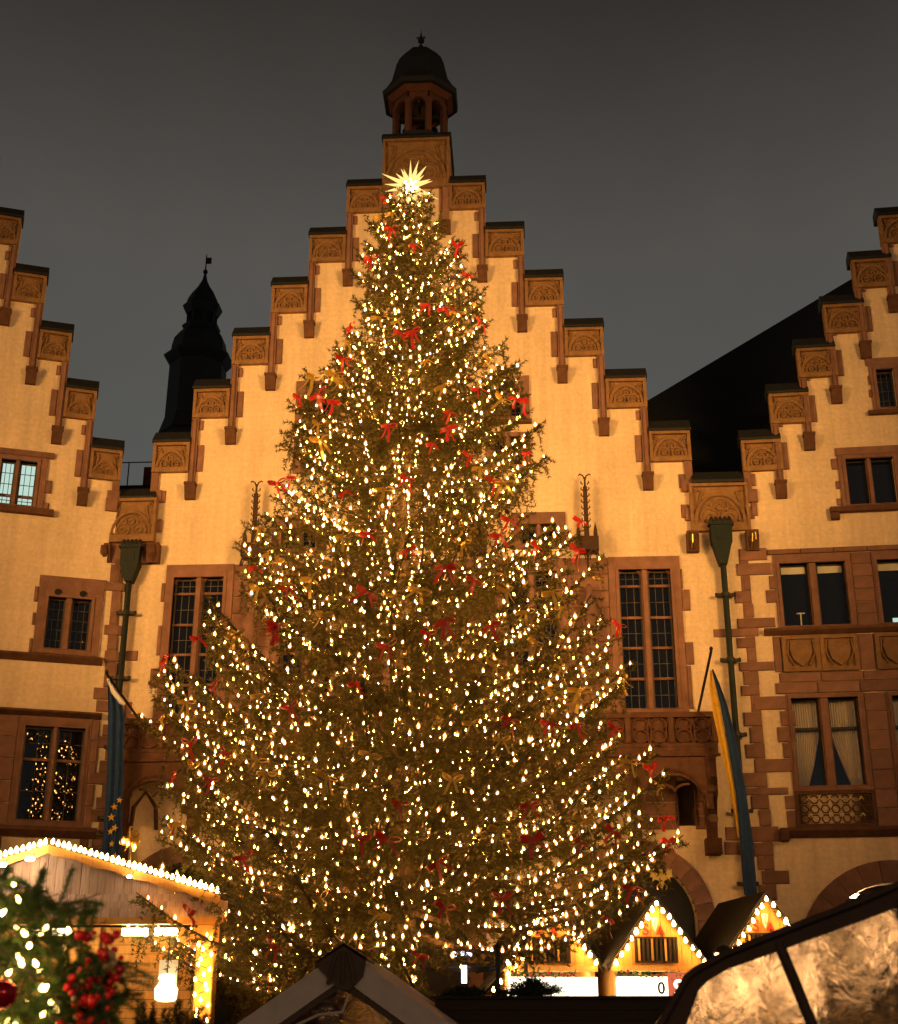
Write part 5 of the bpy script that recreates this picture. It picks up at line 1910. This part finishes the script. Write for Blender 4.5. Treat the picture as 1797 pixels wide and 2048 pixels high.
for s in (-1, 1):
    m = MB()
    m.prism([(0, ZA + 0.02), (s * 3.27, ctop(3.27) + 0.02), (s * 3.27, ctop(3.27) - 0.06), (0, ZA - 0.06)], -0.35, 3.6, 'y')
    m.build('roof_slab', 'roofdark', lc)
    m = MB()
    # wavy lower edge of the barge board
    up = [(s * x_, ctop(x_) - 0.002) for x_ in np.linspace(0, 3.22, 29)]
    lo = [(s * x_, ctop(x_) - 0.15 - 0.02 * math.sin(x_ * 9.0)) for x_ in np.linspace(3.22, 0, 29)]
    for k in range(28):
        m.prism([up[k], up[k + 1], lo[28 - k - 1], lo[28 - k]], -0.39, -0.355, 'y')
    m.build('bargeboard', 'wood', lc)
ZG = 3.95
x = -3.3
while x < 3.25:
    w_ = 0.16
    poly = [(x + 0.004, ZG), (x + w_ - 0.004, ZG), (x + w_ - 0.004, max(ZG + 0.01, ctop(x + w_) - 0.08)), (x + 0.004, max(ZG + 0.01, ctop(x) - 0.08))]
    j = random.uniform(-0.008, 0.008)
    MB().prism(poly, -0.03 + j, j, 'y').build('gable_board', 'palewood', lc)
    x += w_
# shingled hood under the gable
for r_ in range(3):
    x = -3.2 - 0.06 * r_
    while x < 3.2:
        MB().box(x + 0.005, x + 0.155, -0.02 - 0.05 * r_, 0.02 - 0.05 * r_, 3.93 - 0.13 * (r_ + 1), 3.95 - 0.13 * r_).build('shingle', 'palewood', lc)
        x += 0.16
MB().box(-3.2, 3.2, -0.12, 0.1, 3.42, 3.54).build('beam', 'wood', lc)
for j in range(14):
    MB().box(-3.1, 3.1, 0.9, 0.93, 1.2 + j * 0.16, 1.352 + j * 0.16).build('wall_board', 'wood', lc)
for xp, wd_ in ((2.78, 0.34), (-3.1, 0.3)):
    MB().chamfer(xp, xp + wd_, -0.1, 0.2, 0, 3.42, 0.02).build('post', 'wood', lc)
MB().box(2.9, 3.12, 0.2, 3.4, 0, 3.9).box(-3.2, -3.1, 0.2, 3.4, 0, 3.9).box(-3.1, 2.9, 3.3, 3.4, 0, 3.9).build('stall_wall', 'darkwood', lc)
MB().box(-3.1, 3.1, -0.4, 0.3, 1.0, 1.1).build('counter', 'wood', lc)
for a, b in ((1.35, 1.8), (1.95, 2.35), (-0.5, 0.3), (-2.0, -1.2)):
    MB().box(a, b, 0.1, 0.22, 3.24, 3.36).build('ceiling_tube', 'tube', lc)
# paper lantern, and ornaments hanging inside the stall
ln_ = empty('paper_lantern', (-6.47, -10.9, 2.1))
tag(ln_, 'bright white paper lantern glowing inside the left stall', 'lantern')
MB().lathe([(0.05, 0.0), (0.19, 0.04), (0.21, 0.22), (0.15, 0.30), (0.12, 0.36), (0.16, 0.40), (0.13, 0.46), (0.03, 0.48)], 12).build('shade', 'lampshade', ln_, smooth=True)
MB().tube([(0, 0, 0.48), (0, 0, 1.2)], 0.01, 5).build('cord', 'iron', ln_)
MB().box(-0.2, 0.14, 0.16, 0.18, 0.0, 0.72).build('backing_panel', 'white', ln_)
og = 0
for k in range(8):
    x = -7.55 + k * 0.13
    zz = 2.55 + random.uniform(-0.16, 0.16)
    o = empty('straw_star', (x, -10.75, zz))
    tag(o, '%s pale straw star counted from the red berries inside the left stall' % ('first', 'second', 'third', 'fourth', 'fifth', 'sixth', 'seventh', 'eighth')[k], 'ornament', 'straw stars hanging in the left stall')
    MB().prism(star_poly(0.085, 0.35), -0.006, 0.006, 'y').build('star', 'palebead', o, None, (0, random.uniform(-0.5, 0.5), random.uniform(-0.5, 0.5)))
# bulbs along the big roof
pts = []
for s in (-1, 1):
    for k in range(31):
        x_ = s * (0.07 + k * 0.103)
        pts.append((x_, ctop(x_) + 0.06))
pts.sort()
rake_lights(lc, pts, 'dense bulb string along the low roof of the left stall', -0.36, 0.95, jit=0.008)
for (x_, z_, lab_) in ((-8.95, 4.52, 'bright white spot lamp under the peak of the left stall roof'), (-9.45, 4.42, 'bright white spot lamp under the left slope of the stall roof'), (-7.1, 4.2, 'white spot lamp under the right slope of the left stall roof')):
    fx = empty('spot_fitting', (x_, -11.62, z_))
    tag(fx, lab_, 'lamp', 'spot lamps under the left stall roof')
    MB().lathe([(0.0, -0.05), (0.07, -0.035), (0.08, 0.03), (0.0, 0.05)], 10).build('lamp', 'spotglow', fx).scale = (0.5, 0.5, 0.5) if x_ > -8 else (1, 1, 0.8)
    MB().tube([(0, 0, 0.02), (0, 0.25, 0.12)], 0.012, 6).build('bracket', 'iron', fx)
ps = empty('light_string', (-5.76, -11.16, 0))
tag(ps, 'bulbs twisted up the pale right corner post of the left stall', 'bulb string')
pc_ = []
for k in range(18):
    zz = 1.7 + k * 0.085
    xx = 0.13 * math.sin(k * 1.9)
    pc_.append((xx, 0.02, zz))
    o = link('bulb', BIGBULB, ps, (xx, -0.02, zz))
    o.scale = (0.62, 0.62, 0.62)
MB().tube(pc_, 0.008, 4).build('cable', 'iron', ps)
# gold bow with a few bulbs standing above that roof
gb = empty('ribbon_bow', (-7.22, -11.3, 4.86))
tag(gb, 'gold bow with small bulbs perched above the right slope of the left stall roof', 'bow')
for s in (-1, 1):
    for q_ in range(3):
        o = link('loop', BM['ribbongold'][0][q_], gb, (0, 0, 0.05), (0, -0.5 * q_ * s, 0 if s > 0 else math.pi))
        o.scale = (0.75, 1, 1)
    o = link('tail', BM['ribbongold'][1][1], gb, (0, 0, 0.03))
    o.scale = (s * 0.6, 1, 0.6)
for x_, z_ in ((-0.03, -0.06), (0.1, -0.12), (-0.12, -0.02)):
    o = link('bulb', BULB, gb, (x_, -0.06, z_))
MB().tube([(0, 0, 0.05), (0.02, 0.05, -0.5)], 0.012, 5).build('stem', 'bark', gb)

# ================================================================== grey tent in the middle foreground
tn = empty('ridge_tent', (-1.57, -24.0, 0))
tag(tn, 'grey canvas ridge tent with a brown peak flap below the tree', 'tent')
SLT = 0.665
ZT = 2.31
for s in (-1, 1):
    m = MB()
    m.prism([(0, ZT), (s * 1.9, ZT - SLT * 1.9), (s * 1.9, ZT - SLT * 1.9 - 0.03), (0, ZT - 0.03)], 0.0, 3.0, 'y')
    m.build('roof_panel', 'canvas', tn)
    m = MB()
    m.prism([(s * 0.02, ZT - 0.012), (s * 1.9, ZT - SLT * 1.9 - 0.0), (s * 1.9, ZT - SLT * 1.9 - 0.24), (s * 0.02, ZT - 0.25)], -0.03, -0.004, 'y')
    m.build('front_band', 'canvas', tn)
    m = MB()
    m.prism([(s * 0.0, ZT - 0.25), (s * 1.9, ZT - SLT * 1.9 - 0.24), (s * 1.9, ZT - SLT * 1.9 - 0.29), (0, ZT - 0.30)], -0.04, 0.0, 'y')
    m.build('hem', 'brownflap', tn)
m = MB()
m.prism([(0, ZT + 0.05), (-0.23, ZT - 0.10), (-0.2, ZT - 0.16), (-0.03, ZT - 0.32), (0.06, ZT - 0.33), (0.17, ZT - 0.22), (0.2, ZT - 0.06)], -0.075, -0.035, 'y')
m.prism([(0, ZT + 0.055), (-0.24, ZT - 0.1), (-0.24, ZT - 0.12), (0, ZT + 0.03)], -0.075, 0.5, 'y')
m.prism([(0, ZT + 0.055), (0.21, ZT - 0.08), (0.21, ZT - 0.1), (0, ZT + 0.03)], -0.075, 0.5, 'y')
for x in (-0.12, 0.0, 0.1):
    m.tube([(x * 0.4, -0.08, ZT - 0.02), (x * 0.8, -0.085, ZT - 0.16), (x, -0.078, ZT - 0.28)], 0.018, 5)
m.build('peak_flap', 'brownflap', tn)
bm = bmesh.new()
vs = [bm.verts.new(p) for p in ((-1.8, 0.01, 0.7), (1.8, 0.01, 0.7), (1.8, 0.01, ZT - SLT * 1.8 - 0.3), (0, 0.01, ZT - 0.3), (-1.8, 0.01, ZT - SLT * 1.8 - 0.3))]
bm.faces.new(vs)
me = bpy.data.meshes.new('window_film')
bm.to_mesh(me)
bm.free()
me.materials.append(M['plastic'])
link('window_film', me, tn)
MB().tube([(-0.62, 0.0, 1.5), (-0.45, -0.01, 1.68), (-0.2, -0.015, 1.79), (0.0, -0.015, 1.81), (0.05, -0.02, 1.95)], 0.012, 6).build('zip', 'canvas', tn)
for s in (-1, 1):
    MB().tube([(s * 1.7, 0.05, 0), (s * 1.7, 0.05, ZT - SLT * 1.7 - 0.03)], 0.03, 8).build('tent_pole', 'iron', tn)

# ================================================================== dark tent with clear plastic walls at the right
rt = empty('pavilion_tent', (1.6, -30.0, 0))
tag(rt, 'dark pavilion tent with crinkled clear plastic walls at the lower right', 'tent')
roofline = [(-1.22, 1.55), (-1.06, 1.72), (-0.94, 1.905), (-0.90, 1.935), (-0.77, 2.0), (-0.44, 2.12), (-0.2, 2.205), (0.0, 2.285), (0.5, 2.46), (0.9, 2.5)]
lowline = [(-1.12, 1.5), (-0.98, 1.64), (-0.89, 1.84), (-0.85, 1.875), (-0.77, 1.92), (-0.44, 2.03), (-0.2, 2.11), (0.0, 2.18), (0.5, 2.33), (0.9, 2.38)]
m = MB()
for k in range(len(roofline) - 1):
    m.prism([roofline[k], roofline[k + 1], lowline[k + 1], lowline[k]], -0.02, 0.02, 'y')
for k in range(len(roofline) - 1):
    a, b = roofline[k], roofline[k + 1]
    m.add([(a[0], 0, a[1]), (b[0], 0, b[1]), (b[0] + 0.25, 2.2, b[1] + 0.08), (a[0] + 0.25, 2.2, a[1] + 0.08)], [(0, 1, 2, 3)])
m.build('roof_cover', 'blackcanvas', rt)
m = MB()
m.tube([(a, -0.04, b - 0.015) for a, b in roofline], 0.014, 6)
m.build('roof_seam', 'blackcanvas', rt)
# plastic wall, gently rumpled
vs = []
fs = []
nx, nz = 46, 26
g2 = np.random.default_rng(4)
ph = g2.uniform(0, 6.28, 12)
for j in range(nz + 1):
    for i in range(nx + 1):
        x = -1.1 + 2.0 * i / nx
        tz = np.interp(x, [p[0] for p in lowline], [p[1] for p in lowline]) + 0.02
        z_ = tz - (tz - 1.0) * j / nz
        y_ = 0.0
        for q in range(6):
            y_ += 0.012 * math.sin(x * (5 + 4 * q) + z_ * (3 + 5 * ((q * 3) % 5)) + ph[q]) / (1 + 0.4 * q)
        vs.append((x, 0.03 + y_, z_))
for j in range(nz):
    for i in range(nx):
        k = j * (nx + 1) + i
        fs.append((k, k + 1, k + nx + 2, k + nx + 1))
MB().add(vs, fs).build('plastic_wall', 'plastic', rt, smooth=True)
MB().tube([(-0.545, -0.01, 2.03), (-0.49, -0.01, 1.87), (-0.40, -0.01, 1.6), (-0.3, -0.01, 1.0)], 0.024, 8).build('tent_pole', 'blackcanvas', rt)
MB().tube([(-0.02, -0.02, 2.2), (0.0, -0.02, 1.0)], 0.02, 8).build('tent_pole', 'blackcanvas', rt)
for k, (x, z0_) in enumerate(((-0.66, 1.86), (-0.44, 1.84), (-0.05, 2.08))):
    pass

# lamps added behind the plastic wall to make its warm bright patches
for k, (x, y, zz, lab, sx) in enumerate(((0.92, -29.3, 1.86, 'added warm lamp glowing behind the crinkled plastic left of the slanting pole', 0.055),
                                         (1.22, -29.35, 1.9, 'added warm lamp glowing behind the crinkled plastic right of the slanting pole', 0.05),
                                         (1.62, -29.2, 2.1, 'added warm lamp glowing behind the crinkled plastic at the right picture edge', 0.04))):
    o = empty('lantern', (x, y, zz))
    tag(o, lab, 'lantern', 'added lamps inside the plastic tent')
    MB().lathe([(0.02, -0.16), (sx, -0.14), (sx * 1.1, 0.1), (sx * 0.7, 0.16), (0.02, 0.18)], 8).build('glass', 'tentfill', o, smooth=True)
    MB().lathe([(sx * 0.9, 0.16), (0.03, 0.19), (0.01, 0.2)], 8).build('cap', 'iron', o)

# ================================================================== dark hut roof and shrubs at the bottom
hu = empty('wooden_hut', (0.3, -22.0, 0))
tag(hu, 'low dark boarded hut along the lower edge between the tents', 'hut')
for j in range(5):
    MB().box(-1.22, 1.6, 0.0, 0.05, 1.45 + j * 0.1, 1.545 + j * 0.1).build('wall_board', 'darkwood', hu)
MB().box(-1.26, 1.62, -0.06, 0.8, 1.95, 1.975).build('roof', 'roofdark', hu)
MB().box(-1.2, 1.58, 0.06, 0.8, 0, 1.94).build('hut_wall', 'darkwood', hu)


def shrub(x, y, z0, rx, h, n, label, seed):
    t = empty('juniper_shrub', (x, y, z0))
    tag(t, label, 'shrub', 'juniper shrubs on the hut roof')
    g_ = np.random.default_rng(seed)
    tw_ = []
    st = MB()
    for k in range(n):
        a = g_.uniform(0, 6.28)
        b = g_.uniform(0.05, 1.0)
        d_ = np.array([math.cos(a) * b * rx, math.sin(a) * b * rx * 0.6, h * (1.1 - 0.75 * b ** 2) * g_.uniform(0.5, 1.0)])
        ln = np.linalg.norm(d_)
        st.tube([(0, 0, 0), tuple(d_ * 0.9)], 0.006, 3, False)
        for q in range(5):
            s_ = d_ * (0.3 + 0.14 * q)
            dd = d_ / ln + g_.normal(0, 0.45, 3)
            tw_.append((s_, dd / np.linalg.norm(dd), ln * 0.28))
    v_, f_ = needle_mesh(tw_, 0.03, 0.035, 0.004, 7, seed)
    q = link('foliage', np_mesh('foliage', v_, f_, 'shrub'), t)
    q['kind'] = 'stuff'
    st.build('stem', 'bark', t)


shrub(-0.62, -21.8, 1.97, 0.3, 0.10, 60, 'small dark juniper shrub beside the grey tent', 21)
shrub(0.02, -21.8, 1.97, 0.42, 0.17, 90, 'wide dark juniper shrub in front of the white lit sign', 22)
for x, lab in ((-0.33, 'thin dark pole rising beside the small juniper shrub'),):
    po = empty('pole', (x, -20.5, 0))
    tag(po, lab, 'pole')
    MB().tube([(0, 0, 0), (0, 0, 2.5)], 0.025, 8).build('shaft', 'iron', po)
    MB().lathe([(0.03, 2.49), (0.04, 2.53), (0.0, 2.57)], 8).build('cap', 'iron', po)

# ================================================================== near garland with baubles and berries at the lower left
gx, gy = -1.72, -31.0
gl_ = empty('evergreen_garland', (gx, gy, 1.7))
tag(gl_, 'thick bushy evergreen garland with small lights at the lower left', 'garland')
g_ = np.random.default_rng(8)
tw_ = []
st = MB()
for k in range(760):
    x = g_.uniform(-0.42, 0.22)
    zmax = np.interp(x, [-0.5, -0.3, -0.1, 0.02, 0.1, 0.2], [0.60, 0.62, 0.58, 0.50, 0.40, 0.33])
    z_ = g_.uniform(-0.5, zmax - 0.08)
    y_ = g_.uniform(-0.12, 0.15)
    d_ = np.array([g_.normal(0.15, 0.7), g_.normal(-0.5, 0.5), g_.normal(0.15, 0.6)])
    d_ /= np.linalg.norm(d_)
    p = np.array([x, y_, z_])
    ln = g_.uniform(0.1, 0.22)
    tw_.append((p, d_, ln))
    st.tube([tuple(p), tuple(p + d_ * ln * 0.9)], 0.0025, 3, False)
v_, f_ = needle_mesh(tw_, 0.0045, 0.027, 0.0011, 8, 9, jitter=0.15)
q = link('foliage', np_mesh('foliage', v_, f_, 'needles2'), gl_)
q['kind'] = 'stuff'
st.build('twigs', 'bark', gl_)
gs = empty('light_string', (gx, gy, 1.7))
tag(gs, 'string of larger bulbs tangled in the evergreen garland at the lower left', 'fairy lights')
SB = MB().lathe([(0.0015, 0.016), (0.0055, 0.0095), (0.0078, 0.0), (0.0055, -0.006), (0.0015, -0.009)], 8).mesh('bulb', 'bigbulb', True)
cab = []
for (px_, pz_) in ((-0.20, 0.38), (-0.12, 0.37), (-0.03, 0.30), (-0.01, 0.26), (-0.19, 0.24), (-0.2, 0.15), (-0.13, 0.08), (-0.06, 0.09), (0.02, 0.2), (0.05, 0.12), (-0.22, 0.05), (-0.1, -0.0), (-0.03, 0.0), (-0.2, -0.07), (-0.08, -0.08), (-0.3, 0.4), (-0.35, 0.2), (-0.03, 0.2), (0.06, 0.12), (-0.17, 0.3)):
    link('bulb', SB, gs, (px_, -0.2, pz_), (g_.uniform(-1, 1), g_.uniform(-1, 1), 0))
    cab.append((px_, -0.185, pz_))
for k in range(44):  # extra bulbs among the needles, added to brighten the garland
    x_ = g_.uniform(-0.3, 0.1)
    p_ = (x_, g_.uniform(-0.14, 0.0), g_.uniform(-0.1, 0.5 if x_ < -0.05 else 0.33))
    link('bulb', SB, gs, p_, (g_.uniform(-1, 1), g_.uniform(-1, 1), 0))
    cab.append(p_)
MB().tube(cab, 0.002, 4).build('cable', 'iron', gs)
# baubles
def bauble(x, y, z_, r, lab):
    o = empty('bauble', (x, y, z_))
    tag(o, lab, 'bauble')
    bm_ = bmesh.new()
    bmesh.ops.create_uvsphere(bm_, u_segments=20, v_segments=12, radius=r)
    me_ = bpy.data.meshes.new('ball')
    bm_.to_mesh(me_)
    bm_.free()
    me_.polygons.foreach_set('use_smooth', [True] * len(me_.polygons))
    me_.materials.append(M['bauble'])
    link('ball', me_, o)
    MB().lathe([(r * 0.2, r * 0.95), (r * 0.2, r * 1.2), (r * 0.05, r * 1.25)], 10).build('cap', 'gold', o)
    return o


bauble(-1.775, -31.28, 1.80, 0.05, 'dark red shiny bauble low in the evergreen garland')
# red berry spray
bs = empty('berry_spray', (-1.49, -31.1, 1.7))
tag(bs, 'hanging cluster of red berries and pale beads beside the evergreen garland', 'berries')
bb = MB().lathe([(0.0, -0.016), (0.009, -0.0135), (0.0145, -0.007), (0.016, 0), (0.0145, 0.007), (0.009, 0.0135), (0, 0.016)], 10)
bred = bb.mesh('berry', 'berry', True)
bpal = bb.mesh('bead', 'palebead', True)
stems = MB()
for k in range(120):
    z_ = g_.uniform(-0.12, 0.31)
    cx = np.interp(z_, [-0.1, 0.1, 0.3], [-0.06, -0.02, -0.01])
    x = cx + g_.normal(0, 0.045)
    y_ = g_.uniform(-0.07, 0.05)
    o = link('bead' if k % 9 == 0 else 'berry', bpal if k % 9 == 0 else bred, bs, (x, y_, z_))
    s_ = g_.uniform(0.55, 1.15)
    o.scale = (s_, s_, s_)
    if k % 3 == 0:
        stems.tube([(x, y_, z_), (cx, 0.0, z_ + 0.05)], 0.0018, 4, False)
stems.tube([(-0.02, 0, 0.33), (-0.02, 0, 0.1), (-0.06, 0, -0.2)], 0.005, 5)
stems.build('stem', 'bark', bs)
# dark fir tops below the lantern
for k, (x, y, zz, lab, sd) in enumerate(((-1.98, -28.0, 1.55, 'dark fir tip in front of the glowing left stall', 31),)):
    t = empty('fir_branch', (x, y, zz))
    tag(t, lab, 'fir branch')
    g3 = np.random.default_rng(sd)
    tw_ = []
    for q in range(80):
        d_ = np.array([g3.normal(0, 0.5), g3.normal(0, 0.3), 1.0])
        d_ /= np.linalg.norm(d_)
        tw_.append((np.array([g3.uniform(-0.25, 0.25), g3.uniform(-0.1, 0.1), g3.uniform(0, 0.15)]), d_, g3.uniform(0.08, 0.2)))
    v_, f_ = needle_mesh(tw_, 0.008, 0.03, 0.0016, 8, sd)
    q = link('foliage', np_mesh('foliage', v_, f_, 'shrub'), t)
    q['kind'] = 'stuff'
    MB().tube([(0, 0, -1.5), (0, 0, 0.2)], 0.015, 5).build('stem', 'bark', t)
